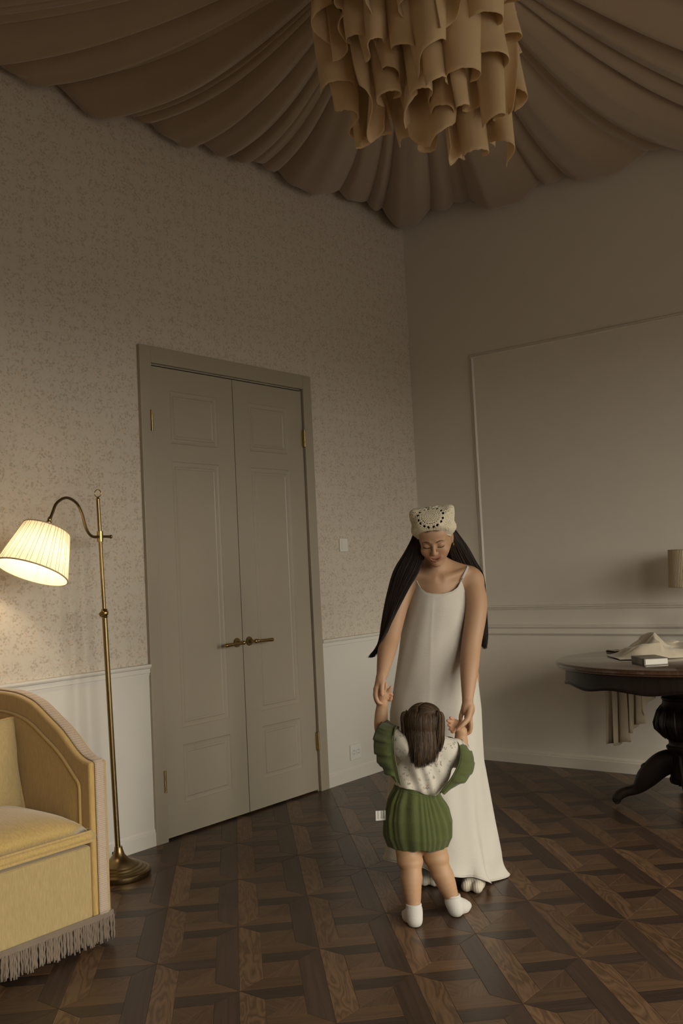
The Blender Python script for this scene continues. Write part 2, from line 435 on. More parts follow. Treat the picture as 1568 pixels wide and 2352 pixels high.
m = MB(); m.box(X0-.16, .16, Y0-.16, .16, -.12, -.0075)
floor = struct(m.build('floor', M_sub), 'dark glossy parquet floor in a mitred diamond pattern')
PITCH = .413; G = PITCH/math.sqrt(2); w_ = .28
N0 = Vector((-2.768, -.772))
ea = Vector((-1, -1))/math.sqrt(2); eb = Vector((1, -1))/math.sqrt(2)
PCS = [  # name, material, polygon in (a, b) units, grain along a?
    ('light_board', M_oak, [(0,0),(w_,w_),(2-w_,w_),(2,0)], True),
    ('dark_board', M_smoke, [(0,0),(2,0),(2-w_,-w_),(w_,-w_)], True),
    ('light_strip', M_oak2, [(0,0),(0,1-w_),(-w_,1-w_),(-w_,w_)], False),
    ('dark_strip', M_smoke2, [(0,0),(w_,w_),(w_,1-w_),(0,1-w_)], False),
    ('light_strip', M_oak2, [(0,0),(-w_,-w_),(-w_,-1+w_),(0,-1+w_)], False),
    ('dark_strip', M_smoke2, [(0,0),(0,-1+w_),(w_,-1+w_),(w_,-w_)], False),
    ('center_block', M_block, [(w_,w_),(w_,1-w_),(1-w_,w_)], 45),
    ('center_block', M_block, [(1-w_,w_),(w_,1-w_),(1-w_,1-w_)], -20),
    ('center_block', M_block, [(w_,-1+w_),(w_,-w_),(1-w_,-1+w_)], 45),
    ('center_block', M_block, [(1-w_,-1+w_),(w_,-w_),(1-w_,-w_)], -20),
]
def piece_mesh(name, mat_, poly, grain):
    cen = Vector((sum(a for a,_ in poly)/len(poly), sum(b for _,b in poly)/len(poly)))
    ang = {True: math.atan2(ea.y, ea.x), False: math.atan2(eb.y, eb.x)}[grain] if isinstance(grain, bool) else math.atan2(ea.y, ea.x) + math.radians(grain)
    pts = []
    for a, b in poly:
        d = (ea*(a-cen.x) + eb*(b-cen.y))*G
        pts.append(Vector((d.x*math.cos(-ang)-d.y*math.sin(-ang), d.x*math.sin(-ang)+d.y*math.cos(-ang))))
    ar = sum(pts[i].x*pts[(i+1)%len(pts)].y-pts[(i+1)%len(pts)].x*pts[i].y for i in range(len(pts)))
    if ar < 0: pts = pts[::-1]
    n = len(pts)
    def inset(dist):
        out = []
        for i in range(n):
            p, q, r = pts[i-1], pts[i], pts[(i+1)%n]
            d1 = (q-p).normalized(); d2 = (r-q).normalized()
            n1 = Vector((-d1.y, d1.x)); n2 = Vector((-d2.y, d2.x))
            k = (n1+n2); k = k/max(.25, k.dot(n1))
            out.append(q + k*dist)
        return out
    o1, o2 = inset(.00025), inset(.0011)
    me = bpy.data.meshes.new(name)
    vs_ = [(p.x,p.y,-.0075) for p in o1] + [(p.x,p.y,-.0007) for p in o1] + [(p.x,p.y,0) for p in o2]
    fs_ = [(i,(i+1)%n,n+(i+1)%n,n+i) for i in range(n)] + [(n+i,n+(i+1)%n,2*n+(i+1)%n,2*n+i) for i in range(n)] + [tuple(range(2*n,3*n))]
    me.from_pydata(vs_, [], fs_); me.materials.append(mat_)
    return me, (ea*cen.x+eb*cen.y)*G, ang
pm = [(q[0], q[1]) + piece_mesh(*q) for q in PCS]
cands = {}
for i in range(-14, 10):
    for j in range(-3, 14):
        nd = N0 + Vector((PITCH*i, -PITCH*j))
        for k, (nm, mt, me, off, ang) in enumerate(pm):
            c = nd + off
            rad = .30 if 'board' in nm else .12
            if not (X0 < c.x < .12 and Y0 < c.y < .12): continue
            d = Vector((c.x, c.y, 0)) - Vector((-5.88985, -3.94679, 1.37931))
            zf = d.dot(_f)
            vis = zf > .5 and abs(d.dot(_r)/zf) < .48 and abs(d.dot(_u)/zf) < .66
            cands.setdefault(nm, []).append((0 if vis else 1, zf if vis else d.length, k, c))
for nm, L in cands.items():
    L.sort(key=lambda q: (q[0], q[1]))
    rest = MB(); rmat = None
    for idx, (_, _, k, c) in enumerate(L):
        _, mt, me, off, ang = pm[k]
        if idx < 300 and not (L[idx][0] == 1 and idx > 240):
            o = bpy.data.objects.new(nm, me); C.objects.link(o); o.parent = floor
            o.location = (c.x, c.y, 0); o.rotation_euler = (0, 0, ang)
        else:
            M3 = Matrix.Rotation(ang, 3, 'Z')
            rest.add([M3 @ v.co + Vector((c.x, c.y, 0)) for v in me.vertices], [tuple(p.vertices) for p in me.polygons]); rmat = mt
    if rest.v:
        o = rest.build(nm + '_field', rmat, floor); o['kind'] = 'stuff'
# ================================================================== DRAPED CANOPY
CX, CY = -2.78, -1.96
M_canopy = fabric('taupe_canopy_cloth', (0.305, 0.222, 0.148), weave=420, bump=.12, var=.05, rough=.6, sheen=.35)
canopy = thing('ceiling_canopy', 'taupe cloth canopy draped in radiating swags under the whole ceiling', 'canopy', (CX, CY, 0))
def wall_dist(th):
    c, s = math.cos(th), math.sin(th); d = 99
    if c > 1e-6: d = min(d, (0-CX)/c)
    if c < -1e-6: d = min(d, (X0-CX)/c)
    if s > 1e-6: d = min(d, (0-CY)/s)
    if s < -1e-6: d = min(d, (Y0-CY)/s)
    return d - .004
cre = [-30,-18,-11,-7,3,5,14,17,26,28,31,37,39,43,52.5,55,57,60,66,75,78,80,92,94.5,104,113,115,118,121,127]
rr_ = random.Random(5); a_ = 127
while a_ < 318: a_ += rr_.choice((3,5,8,11,13)); cre.append(a_)
cre = [c for c in cre if c < 322] + [330]
def shift(d):       # folds swing away from the room corner close to the wall
    return 9*math.exp(-((d-85)/34)**2) - 6*math.exp(-((d+2)/16)**2)
def canopy_pt(d0, d1, u, rho, ph):
    d = d0 + (d1-d0)*u
    th = math.radians(d + shift(d)*rho**4)
    D = wall_dist(th)
    r = .10 + (D-.10)*rho
    wid = r*math.radians(d1-d0)
    dep = min(.30*wid, .055 + .11*wid)
    prof = (1-abs(2*u-1)**2.2)
    z = 3.925 + .05*(1-rho)**2 - .055*math.sin(PI*min(rho/.93, 1))**1.0 - dep*prof
    z += .012*math.sin(ph*7+u*5+rho*4)*prof*min(1, wid*4) + .010*math.sin(u*13+ph*3+rho*2.2)*prof*min(1, wid*3)
    z += .018*math.sin(ph*5.1)*rho*prof
    z -= .095*rho**3*(1 - math.exp(-((d-36)/17)**2))        # sags lower along the walls than in the corner
    if rho > .93: z += .13*((rho-.93)/.07)**2
    return (r*math.cos(th), r*math.sin(th), z)
for k in range(len(cre)-1):
    d0, d1 = cre[k], cre[k+1]
    if not (-60 < d0 < 330): continue
    nu = max(6, int((d1-d0)*1.5)); ph = rr_.random()*6
    rhos = [i/40*.93 for i in range(41)] + [.945, .96, .975, .99, 1.0]
    m = MB(); m.grid([[canopy_pt(d0, d1, i/nu, r_, ph) for r_ in rhos] for i in range(nu+1)], flip=False)
    m.build('fabric_panel', M_canopy, canopy, smooth=True)
m = MB(); m.lathe([(.13,3.93),(.14,3.95),(.14,4.12),(.05,4.149)], 32); m.build('centre_plate', M_ceil, canopy, auto=40)

# ================================================================== CHANDELIER OF CLOTH STRIPS
M_strip = fabric('sand_cotton_strip', (0.80, 0.61, 0.37), weave=520, bump=.15, var=.06, rough=.8, sheen=.15, transl=.22)
chand = thing('cloth_chandelier', 'tiered chandelier of hanging frayed sand-coloured cloth strips', 'chandelier', (CX, CY, 0), ROT)
m = MB()
for R_, z in ((.36, 3.62), (.27, 3.50), (.16, 3.42)):
    m.tube([(R_*math.cos(q*PI/24), R_*math.sin(q*PI/24), z) for q in range(49)], .006, 8, cap=False)
for q in range(4):
    a = q*PI/2+.3
    m.tube([(.36*math.cos(a), .36*math.sin(a), 3.62), (.27*math.cos(a), .27*math.sin(a), 3.50), (.16*math.cos(a), .16*math.sin(a), 3.42), (0,0,3.42)], .005, 6)
m.build('frame', M_brass_dark, chand, smooth=True)
m = MB(); m.tube([(0,0,3.42),(0,0,4.10)], .008, 10); m.lathe([(.06,4.09),(.06,4.12),(.02,4.148)], 24); m.build('suspension_rod', M_brass_dark, chand, smooth=True)
def strip(x, y, zb, zt, w, ang, style, seed):
    r_ = random.Random(seed)
    nu, nv = 30, 26
    x *= .90; w *= 1.32; turns = r_.uniform(.75, 1.2) if style == 'wave' else r_.uniform(.5, .7)
    ph = r_.uniform(0, 2*PI); sk = r_.uniform(-.17, .17) if style == 'wave' else r_.uniform(-.05, .05)
    rag = [r_.uniform(-1, 1) for _ in range(nu+1)]
    tip = r_.uniform(.25, .75)
    P = []
    ca, sa = math.cos(ang), math.sin(ang)
    # plan curve with a given developed width, curling more towards the hem
    for j in range(nv+1):
        v = j/nv
        amp = .35 + .95*v**.7
        # integrate the plan curve so that the cloth keeps its width
        px, py = 0, 0; pts = []
        for i in range(nu+1):
            u = i/nu
            if style == 'roll':        # edges roll under like a tube
                t = (u-.5)*2*PI*turns*(.55+.75*v)
            else:
                t = amp*1.30*math.sin(2*PI*turns*u + ph + .5*v)
            pts.append((px, py)); st = w/nu*(.72+.28*v); px += st*math.cos(t); py += st*math.sin(t)
        mx = sum(p[0] for p in pts)/len(pts); my = sum(p[1] for p in pts)/len(pts)
        row = []
        for i in range(nu+1):
            u = i/nu
            lx, ly = pts[i][0]-mx, pts[i][1]-my
            if style == 'tip': e = zb + .22*abs(u-tip)**1.1
            elif style == 'round': e = zb + .30*(u-.5)**2
            else: e = zb + sk*(u-.5)
            e += .0022*rag[i]
            z = zt + (e-zt)*v
            bend = .02*math.sin(v*3+ph)*v
            row.append((x + lx*ca - (ly+bend)*sa, y + lx*sa + (ly+bend)*ca, z))
        P.append(row)
    m = MB(); m.grid(P)
    return m.build('fabric_strip', M_strip, chand, smooth=True, solid=.0022)
STR = [ # x, y, z bottom, z top, width, plan angle, style
 (-.335, .02, 3.285, 3.64, .22, .5, 'roll'), (-.300,-.12, 3.40, 3.62, .20, -.6, 'wave'), (-.25,-.20, 3.355, 3.62, .18, -.3, 'roll'),
 (-.165,-.24, 3.30, 3.60, .24, -.2, 'wave'), (-.20,-.05, 3.055, 3.46, .20, .3, 'tip'), (-.13,-.10, 3.165, 3.50, .20, .1, 'roll'),
 (-.06,-.28, 3.26, 3.60, .22, .0, 'roll'), (.05,-.32, 3.235, 3.62, .30, .05, 'wave'), (.10,-.24, 3.175, 3.56, .26, .15, 'wave'),
 (-.045,-.08, 3.05, 3.44, .16, -.4, 'tip'), (.055,-.05, 2.995, 3.44, .24, .1, 'round'), (.165,-.03, 2.925, 3.42, .16, .4, 'tip'),
 (.17,-.30, 3.15, 3.60, .24, .25, 'roll'), (.20,-.18, 3.085, 3.50, .22, .2, 'wave'), (.235,-.07, 2.945, 3.44, .17, .3, 'roll'),
 (.325,-.04, 2.985, 3.46, .26, .35, 'wave'), (.33,-.14, 3.055, 3.50, .26, .5, 'wave'), (.28,-.24, 3.22, 3.60, .26, .5, 'roll'),
 (.385,-.06, 3.195, 3.62, .22, .9, 'wave'), (.37,-.16, 3.34, 3.64, .22, .7, 'roll'), (.40, .06, 3.37, 3.64, .22, 1.2, 'wave'),
 (.10,-.13, 3.09, 3.46, .22, .1, 'wave'), (-.10,-.17, 3.22, 3.50, .22, -.1, 'wave'), (.22,.05, 3.06, 3.44, .24, .2, 'wave'),
 (-.28, .10, 3.17, 3.50, .26, .6, 'wave'), (-.20, .16, 3.12, 3.48, .28, .9, 'wave'), (0, .16, 3.10, 3.46, .28, 0, 'wave'), (.25,.17, 3.08, 3.46, .26, -.6, 'roll'),
 (-.30,.20, 3.33, 3.62, .26, .8, 'wave'), (-.12,.32, 3.35, 3.62, .28, .3, 'wave'), (.10,.34, 3.33, 3.62, .28, -.2, 'roll'), (.30,.24, 3.30, 3.62, .28, -.8, 'wave'),
 (-.02,-.36, 3.38, 3.70, .24, 0, 'roll'), (-.17,-.33, 3.42, 3.70, .22, -.4, 'wave'), (.14,-.38, 3.34, 3.70, .26, .2, 'wave'), (.27,-.33, 3.33, 3.70, .26, .6, 'roll'),
 (-.29,-.25, 3.47, 3.70, .22, -.8, 'roll'), (-.37,-.08, 3.45, 3.70, .22, -1.2, 'wave'), (.35,-.26, 3.42, 3.70, .22, .8, 'wave'), (0.02,-.2, 3.13,3.5,.22,.1,'wave'),
]
for k, q in enumerate(STR): strip(*q, seed=100+k)
# ================================================================== FLOOR LAMP
M_shade = NT('pleated_lamp_shade')
_t = M_shade; _v = _t.coord()
_tr = _t.n('ShaderNodeBsdfTranslucent'); _tr.inputs[0].default_value = (0.92, 0.84, 0.68, 1)
_t.set(Base_Color=(0.80, 0.72, 0.56), Roughness=.9)
_mx = _t.n('ShaderNodeMixShader'); _mx.inputs[0].default_value = .34
_t.l(_t.b.outputs[0], _mx.inputs[1]); _t.l(_tr.outputs[0], _mx.inputs[2]); _t.l(_mx.outputs[0], _t.out.inputs[0])
M_shade = _t.m
M_trim = fabric('cream_shade_braid', (0.56, 0.46, 0.29))
M_shadein = plain('white_shade_lining', (0.85, 0.80, 0.70), .9)
_t = NT('glowing_bulb'); _t.set(Base_Color=(1,.9,.7), Emission_Color=(1.0, 0.80, 0.55), Emission_Strength=7.0); M_bulb = _t.m
M_cord = plain('black_cord', (0.015,0.013,0.012), .5)

LX, LY = -3.0155, -.2444
lamp = thing('floor_lamp', 'lit brass floor lamp with gooseneck arm and tilted pleated cream shade', 'floor lamp', (LX, LY, 0))
m = MB(); m.lathe([(0,.0),(.142,.0),(.145,.006),(.145,.026),(.139,.033),(.128,.034),(.124,.040),(.112,.042),(.108,.049),(.094,.051),(.090,.058),(.070,.064),(.045,.078),(.028,.098),(.020,.122),(.018,.135),(.0,.137)], 64)
m.build('base', M_brass_dark, lamp, auto=30)
sx, sy = .621, -.784            # sideways direction of the slight lean
def pole_pt(z): k = -.023*z; return (sx*k, sy*k, z)
m = MB(); m.tube([pole_pt(.13), pole_pt(1.22)], .0125, 18); m.build('pole', M_brass_dark, lamp, auto=40)
m = MB(); m.tube([pole_pt(1.22), pole_pt(1.762)], .0088, 16); m.build('extension_pole', M_brass_dark, lamp, auto=40)
j = pole_pt(1.222)
m = MB(); m.lathe([(.0125,-.022),(.016,-.018),(.0135,-.012),(.019,-.004),(.019,.006),(.0135,.014),(.016,.018),(.0095,.022)], 20, j)
m.build('joint', M_brass, lamp, auto=45)
m = MB(); m.tube([(j[0], j[1], j[2]-.003), (j[0]-.024*.9, j[1]-.024*.5, j[2]-.003)], .006, 10)
m.lathe([(.012,-.004),(.0135,0),(.012,.004)], 20, (j[0]-.030*.87, j[1]-.030*.48, j[2]-.003), (.87,.48,0)); m.build('knob', M_brass, lamp, auto=45)
tp = pole_pt(1.765)
m = MB(); m.lathe([(.0095,-.004),(.011,0),(.007,.006),(.004,.010)], 14, tp)
m.tube([(tp[0]+sx*.015*math.sin(q*PI/12), tp[1]+sy*.015*math.sin(q*PI/12), tp[2]+.028-.018*math.cos(q*PI/12)) for q in range(25)], .0025, 8, cap=False)
m.build('finial_ring', M_brass, lamp, auto=60)
cl = pole_pt(1.587)
m = MB(); m.lathe([(.0088,-.026),(.0145,-.025),(.0145,.025),(.0088,.026)], 20, cl)
m.build('clamp', M_brass, lamp, auto=45)
# gooseneck in the plane that leaves the pole along -x, slightly towards the viewer
ax, ay = -.953, -.301
arm2 = [(-.085,1.587),(-.02,1.587),(.06,1.586),(.105,1.62),(.135,1.69),(.175,1.739),(.247,1.759),(.317,1.732),(.350,1.686),(.373,1.649)]
def ap(d, z): return (cl[0]+ax*d, cl[1]+ay*d, z)
m = MB(); m.tube([ap(d, z) for d, z in catmull(arm2, 60)], .0066, 12)
m.lathe([(.006,-.004),(.0095,0),(.0095,.004),(.006,.008)], 14, ap(-.085, 1.587), (-ax,-ay,0)); m.build('gooseneck_arm', M_brass_dark, lamp, auto=50)
top = Vector(ap(.386, 1.622)); 
m = MB(); m.lathe([(.007,-.004),(.012,.0),(.013,.006),(.008,.012),(.010,.020),(.006,.030)], 16, ap(.378,1.640), (ax*-.35,ay*-.35,.9))
m.sphere(ap(.388,1.624), .0155, 16, 10); m.lathe([(.013,-.005),(.0145,0),(.013,.005)], 18, (ap(.395,1.628)[0]-.012, ap(.395,1.628)[1]-.010, 1.628), (.78,.62,0))
m.build('socket_joint', M_brass, lamp, auto=50)
# shade: axis from top to bottom, opening tilted towards the viewer
svec = Vector((sx, sy, 0)); tvec = Vector((-.784, -.621, 0))
axd = (Vector((0,0,-1)) - svec*.27 + tvec*.36).normalized()
stop = top + axd*.012
Hs, Rt, Rb = .200, .103, .156
e1 = (svec - axd*svec.dot(axd)).normalized(); e2 = axd.cross(e1)
def shade_ring(t, R_, n=192, pleat=0.0):
    return [stop + axd*(Hs*t) + (e1*math.cos(2*PI*k/n) + e2*math.sin(2*PI*k/n))*(R_ + pleat*(1 if (k//2) % 2 == 0 else -1)) for k in range(n)]
m = MB(); m.grid([shade_ring(t, Rt+(Rb-Rt)*t, pleat=.0011) for t in (0, .04, .25, .5, .75, .96, 1.0)], close_v=True); shd = m.build('shade', M_shade, lamp, auto=60)
M_pleat = plain('shade_pleat', (0.62, 0.47, 0.26), .9)
for k in range(44):
    a = 2*PI*k/44 + (.035 if k % 2 else 0); dv = e1*math.cos(a) + e2*math.sin(a)
    m = MB(); m.tube([stop + axd*(Hs*t) + dv*(Rt+(Rb-Rt)*t+.0012) for t in (0,.5,1)], .00085, 5); m.build('pleat', M_pleat, shd, smooth=True)
for t, R_ in ((0.0, Rt), (1.0, Rb)):
    m = MB(); ring = shade_ring(t, R_, 64); m.tube(ring + ring[:1], .0034, 8, cap=False); m.build('shade_trim', M_trim, lamp, smooth=True)
m = MB()
for k in range(3):
    a = k*2*PI/3+.4; m.tube([stop + axd*.02, stop + (e1*math.cos(a)+e2*math.sin(a))*Rt + axd*.004], .0018, 6)
m.tube([stop - axd*.02, stop + axd*.055], .011, 14); m.build('shade_carrier', M_brass, lamp, smooth=True)
bc = stop + axd*.095
m = MB(); m.sphere(bc, .030, 20, 14); m.build('bulb', M_bulb, lamp, smooth=True)
bl = bpy.data.lights.new('bulb_light', 'POINT'); bl.energy = 5.4; bl.color = (1.0, 0.79, 0.53); bl.shadow_soft_size = .032
bo = bpy.data.objects.new('bulb_light', bl); C.objects.link(bo); bo.parent = lamp; bo.location = bc + axd*.035
m = MB(); m.tube(catmull([(.005,.05,.10),(.03,.10,.03),(-.05,.16,.006),(-.25,.18,.005),(-.42,.17,.005),(-.6,.19,.005)], 30), .003, 6); m.build('power_cord', M_cord, lamp, smooth=True)

# ================================================================== SOFA
M_velvet = fabric('mustard_chenille', (0.53, 0.352, 0.125), weave=260, bump=.25, var=.08, rough=.8, sheen=.35, streak=(9, 9, .7))
M_velvet2 = fabric('mustard_chenille_seat', (0.54, 0.372, 0.138), weave=260, bump=.25, var=.08, rough=.8, sheen=.35, streak=(6, .6, 3))
M_front = fabric('pale_mustard_chenille', (0.46, 0.345, 0.162), weave=260, bump=.22, var=.07, rough=.85, sheen=.3, streak=(9, 9, .7))
def braid():
    t = NT('lilac_woven_braid'); v = t.coord()
    wv = t.n('ShaderNodeTexWave', wave_type='BANDS', bands_direction='Z'); t.l(v, wv.inputs['Vector']); wv.inputs['Scale'].default_value = 42; wv.inputs['Distortion'].default_value = 3.0; wv.inputs['Detail Scale'].default_value = 4
    n = t.noise(v, 330, 2)
    f = t.math('ADD', t.math('MULTIPLY', wv.outputs['Fac'], .6), t.math('MULTIPLY', n, .4))
    c = t.ramp(f, [(.25, (0.40,0.30,0.225)), (.55, (0.46,0.36,0.285)), (.8, (0.50,0.40,0.30))])
    t.set(Base_Color=c, Roughness=.8, Sheen_Weight=.2); t.bump(f, .5, .002); return t.m
M_braid = braid()
M_fringe = fabric('taupe_bullion_fringe', (0.195, 0.15, 0.112), weave=500, bump=.4, var=.25, rough=.85)
SXR = -3.55; SYF = -.88; SXL = -5.35
sofa = thing('sofa', 'mustard velvet sofa with swooping arm, lilac braid and taupe fringe', 'sofa', (0, 0, 0))
armc = [(-.88,.690),(-.85,.694),(-.81,.708),(-.77,.734),(-.69,.797),(-.604,.846),(-.54,.882),(-.487,.905),(-.396,.926),(-.28,.934),(-.06,.936)]
armz = lambda y: interp(y, [q[0] for q in armc], [q[1] for q in armc])
ysmp = [-.88,-.878]+[ -.88+.82*k/44 for k in range(1,45)]
sm = catmull([(y, z, 0) for y, z in armc], 60); ays = [q[0] for q in sm]; azs = [q[1] for q in sm]
def armz(y): return float(np.interp(y, ays, azs))
def slab_arm(x0, x1, name):
    m = MB(); P = []
    prof = [(y, armz(y)) for y in np.linspace(-.88, -.06, 50)]
    outline = [(-.88, .115)] + prof + [(-.06, .115)]
    n = len(outline)
    m.add([(x0, y, z) for y, z in outline] + [(x1, y, z) for y, z in outline],
          [tuple(range(n)), tuple(range(n, 2*n))[::-1]] + [(k, n+k, n+(k+1)%n, (k+1)%n) for k in range(n)])
    return m.build(name, M_velvet, sofa, bevel=.010, seg=3, auto=35)
for (x0, x1) in ((SXR-.082, SXR), (SXL, SXL+.082)): slab_arm(x0, x1, 'arm')
# braid ribbon over the arm front and along its top
for (x0, x1) in ((SXR-.060, SXR-.016), (SXL+.016, SXL+.060)):
    m = MB(); path = [(SYF-.004, z) for z in np.linspace(.118, .685, 30)] + [(y, armz(y)+.0035) for y in np.linspace(-.872, -.06, 60)]
    m.grid([[(x0, y, z), (x0*.75+x1*.25, y-.001, z+.001), (x0*.25+x1*.75, y-.001, z+.001), (x1, y, z)] for y, z in path])
    m.build('braid', M_braid, sofa, smooth=True, solid=.003)
# inner arm panel with piping
for xin, sg in ((SXR-.082, -1), (SXL+.082, 1)):
    inset = .058
    line = [(-.822, .36), (-.822, .50), (-.822, .585), (-.815, .612), (-.795, .630)] + [(y, armz(y)-.078) for y in np.linspace(-.74, -.2, 16)]
    lp = catmull([(y, z, 0) for y, z in line], 80)
    m = MB(); m.tube([(xin+sg*.006, q[0], q[1]) for q in lp], .0062, 8); m.build('arm_piping', M_velvet, sofa, smooth=True)
    m = MB(); rows = []
    for q in lp: rows.append([(xin+sg*.006, q[0], q[1]), (xin+sg*.016, q[0]+.03, max(.36, q[1]-.03)), (xin+sg*.018, min(q[0]+.1, -.18), .42)])
    m.grid(rows, flip=(sg > 0)); m.build('arm_pad', M_velvet, sofa, smooth=True)
m = MB(); m.box(SXL+.083, SXR-.083, SYF, -.06, .115, .385); m.build('seat_base', M_front, sofa, bevel=.012, seg=3)
m = MB(); m.box(SXL+.083, SXR-.083, -.24, -.05, .386, .93); m.build('backrest', M_velvet, sofa, bevel=.05, seg=4)
# seat cushion with crowned top, piping edges
def cushion(name, x0, x1, y0, y1, z0, z1, crown, mat_, parent, puff=.03):
    m = MB(); nx, ny = 40, 24
    for side in (1, -1):
        P = []
        for i in range(nx+1):
            row = []
            for jj in range(ny+1):
                u, v = i/nx, jj/ny
                e = (1-abs(2*u-1)**5)*(1-abs(2*v-1)**4)
                x = x0+(x1-x0)*u; y = y0+(y1-y0)*v
                if side > 0: z = z0 + (z1-z0)*.72 + ((z1-z0)*.28+crown)*e**.55
                else: z = z0 + (z1-z0)*.30*(1-e**.4)
                row.append((x, y, z))
            P.append(row)
        m.grid(P, flip=(side < 0))
    edge = []
    for i in range(nx+1): edge.append((0, i, 0))
    rim = [(x0+(x1-x0)*i/nx, y0) for i in range(nx+1)] + [(x1, y0+(y1-y0)*k/ny) for k in range(1, ny+1)] + [(x1-(x1-x0)*i/nx, y1) for i in range(1, nx+1)] + [(x0, y1-(y1-y0)*k/ny) for k in range(1, ny)]
    zt = z0+(z1-z0)*.72; zb = z0+(z1-z0)*.30
    cx_, cy_ = (x0+x1)/2, (y0+y1)/2
    rows = []
    for t in (0, .25, .5, .75, 1):
        b = puff*math.sin(PI*t)
        rows.append([(x+b*np.sign(x-cx_)*(1 if x in (x0, x1) else 0), y+b*np.sign(y-cy_)*(1 if y in (y0, y1) else 0), zb+(zt-zb)*t) for x, y in rim])
    m.grid(rows, close_v=True, flip=False)
    o = m.build(name, mat_, parent, smooth=True, merge=True)
    mm = MB(); pts = [(x, y-.002*(1 if y == y0 else 0), zt) for x, y in rim]; mm.tube(pts+pts[:1], .0055, 7, cap=False); mm.build('piping', mat_, o, smooth=True)
    mm = MB(); pts = [(x, y-.002*(1 if y == y0 else 0), zb) for x, y in rim]; mm.tube(pts+pts[:1], .0050, 7, cap=False); mm.build('piping', mat_, o, smooth=True)
    return o
cushion('seat_cushion', -4.50, SXR-.088, -.892, -.245, .380, .465, .060, M_velvet2, sofa, .012)
cushion('seat_cushion', SXL+.086, -4.505, -.892, -.245, .380, .465, .060, M_velvet2, sofa, .012)
m = MB(); m.box(SXL, SXR, SYF-.006, SYF+.001, .100, .124); m.box(SXR-.001, SXR+.006, SYF-.006, -.06, .100, .124); m.build('fringe_heading', M_fringe, sofa, bevel=.003)
# bullion fringe: twisted cords hanging from the heading
m = MB(); x = SXR+.004; r2 = random.Random(3)
def cord(x, y, L, lean, ph, a=.0052):
    pts = []; n = 9
    for k in range(n):
        t = k/(n-1); pts.append((x + lean*t*.4 + .0012*math.sin(ph+t*14), y + .0012*math.cos(ph+t*14) + lean*t*.25, .105 - L*t))
    m.tube(pts, [a*.9]*(n-1)+[a*.75], 5)
while x > -4.60:
    cord(x, SYF-.003+r2.uniform(-.003,.003), r2.uniform(.078,.094), r2.uniform(-.014,.014), r2.uniform(0,6)); x -= .0078
y = SYF+.004
while y < -.06: cord(SXR+.003, y, r2.uniform(.078,.094), r2.uniform(-.014,.014), r2.uniform(0,6)); y += .009
o = m.build('fringe', M_fringe, sofa, smooth=True); o['kind'] = 'stuff'
for fx in (SXR-.07, SXL+.07):
    for fy in (-.80, -.12): m = MB(); m.box(fx-.03, fx+.03, fy-.03, fy+.03, .0, .116); m.build('foot', M_dark, sofa)
# pillow
def pillow(name, w, h, d, mat_):
    m = MB(); n = 28
    for side in (1, -1):
        P = []
        for i in range(n+1):
            row = []
            for k in range(n+1):
                u, v = 2*i/n-1, 2*k/n-1
                pin = 1 - .075*(1-abs(v)**1.5)*abs(u)**3; pin2 = 1 - .075*(1-abs(u)**1.5)*abs(v)**3
                th = d*max(0, (1-abs(u)**2.6)*(1-abs(v)**2.6))**.55
                row.append((u*w/2*pin, side*th, v*h/2*pin2))
            P.append(row)
        m.grid(P, flip=(side > 0))
    return m
pl = thing('throw_pillow', 'pale mustard square pillow with piped edge leaning in the sofa corner', 'pillow', (-3.828, -.420, .660), -.05)
pl.rotation_euler = (-.22, .03, -.10)
pillow('cover', .37, .37, .075, None).build('cover', M_front, pl, smooth=True, merge=True)
m = MB(); rim = []
for k in range(81):
    a = k/80*4; s_ = int(a) % 4; f_ = a-int(a); e = 2*f_-1
    q = [(e,-1),(1,e),(-e,1),(-1,-e)][s_]; u, v = q
    pin = 1 - .075*(1-abs(v)**1.5)*abs(u)**3; pin2 = 1 - .075*(1-abs(u)**1.5)*abs(v)**3
    rim.append((u*.185*pin, 0, v*.185*pin2))
m.tube(rim, .0055, 8, cap=False); m.build('piping', M_velvet, pl, smooth=True)

# ================================================================== TABLE
M_mahog = NT('dark_mahogany'); _t = M_mahog; _v = _t.coord(scale=(3, 24, 3))
_t.set(Base_Color=_t.ramp(_t.noise(_v, 3, 4, .6, .4), [(.3, (0.009,0.006,0.005)), (.7, (0.018,0.010,0.007))]), Roughness=.38, Specular_IOR_Level=.3); M_mahog = _t.m
M_mtop = NT('mahogany_top'); _t = M_mtop; _v = _t.coord(scale=(3, 24, 3))
_t.set(Base_Color=_t.ramp(_t.noise(_v, 3, 4, .6, .4), [(.3, (0.045,0.023,0.014)), (.7, (0.085,0.043,0.025))]), Roughness=.16, Coat_Weight=.6, Coat_Roughness=.07); M_mtop = _t.m
TX, TY, TZ = -.640, -2.085, .80; RX, RY = .575, .680
tab = thing('pedestal_table', 'dark mahogany oval pedestal table with carved legs by the plain wall', 'table', (TX, TY, 0))
def oval(prof, n=120, zfun=None):
    m = MB(); rings = []
    for off, z in prof:
        rings.append([((RX-off)*math.cos(2*PI*k/n), (RY-off)*math.sin(2*PI*k/n), z + (zfun(2*PI*k/n) if zfun and z < .74 else 0)) for k in range(n)])
    m.grid(rings, close_v=True, flip=True); return m, n, len(rings)
m, n, r_ = oval([(.035,.762),(.012,.764),(.006,.769),(.008,.774),(.0,.780),(.0,.790),(.006,.797),(.014,.800)])
m.f.append(tuple((r_-1)*n + k for k in range(n))); m.f.append(tuple(range(n))[::-1])
m.build('tabletop', M_mtop, tab, auto=35)
def scal(a): return -.010*math.cos(10*a) - .007*abs(math.sin(5*a+.4))
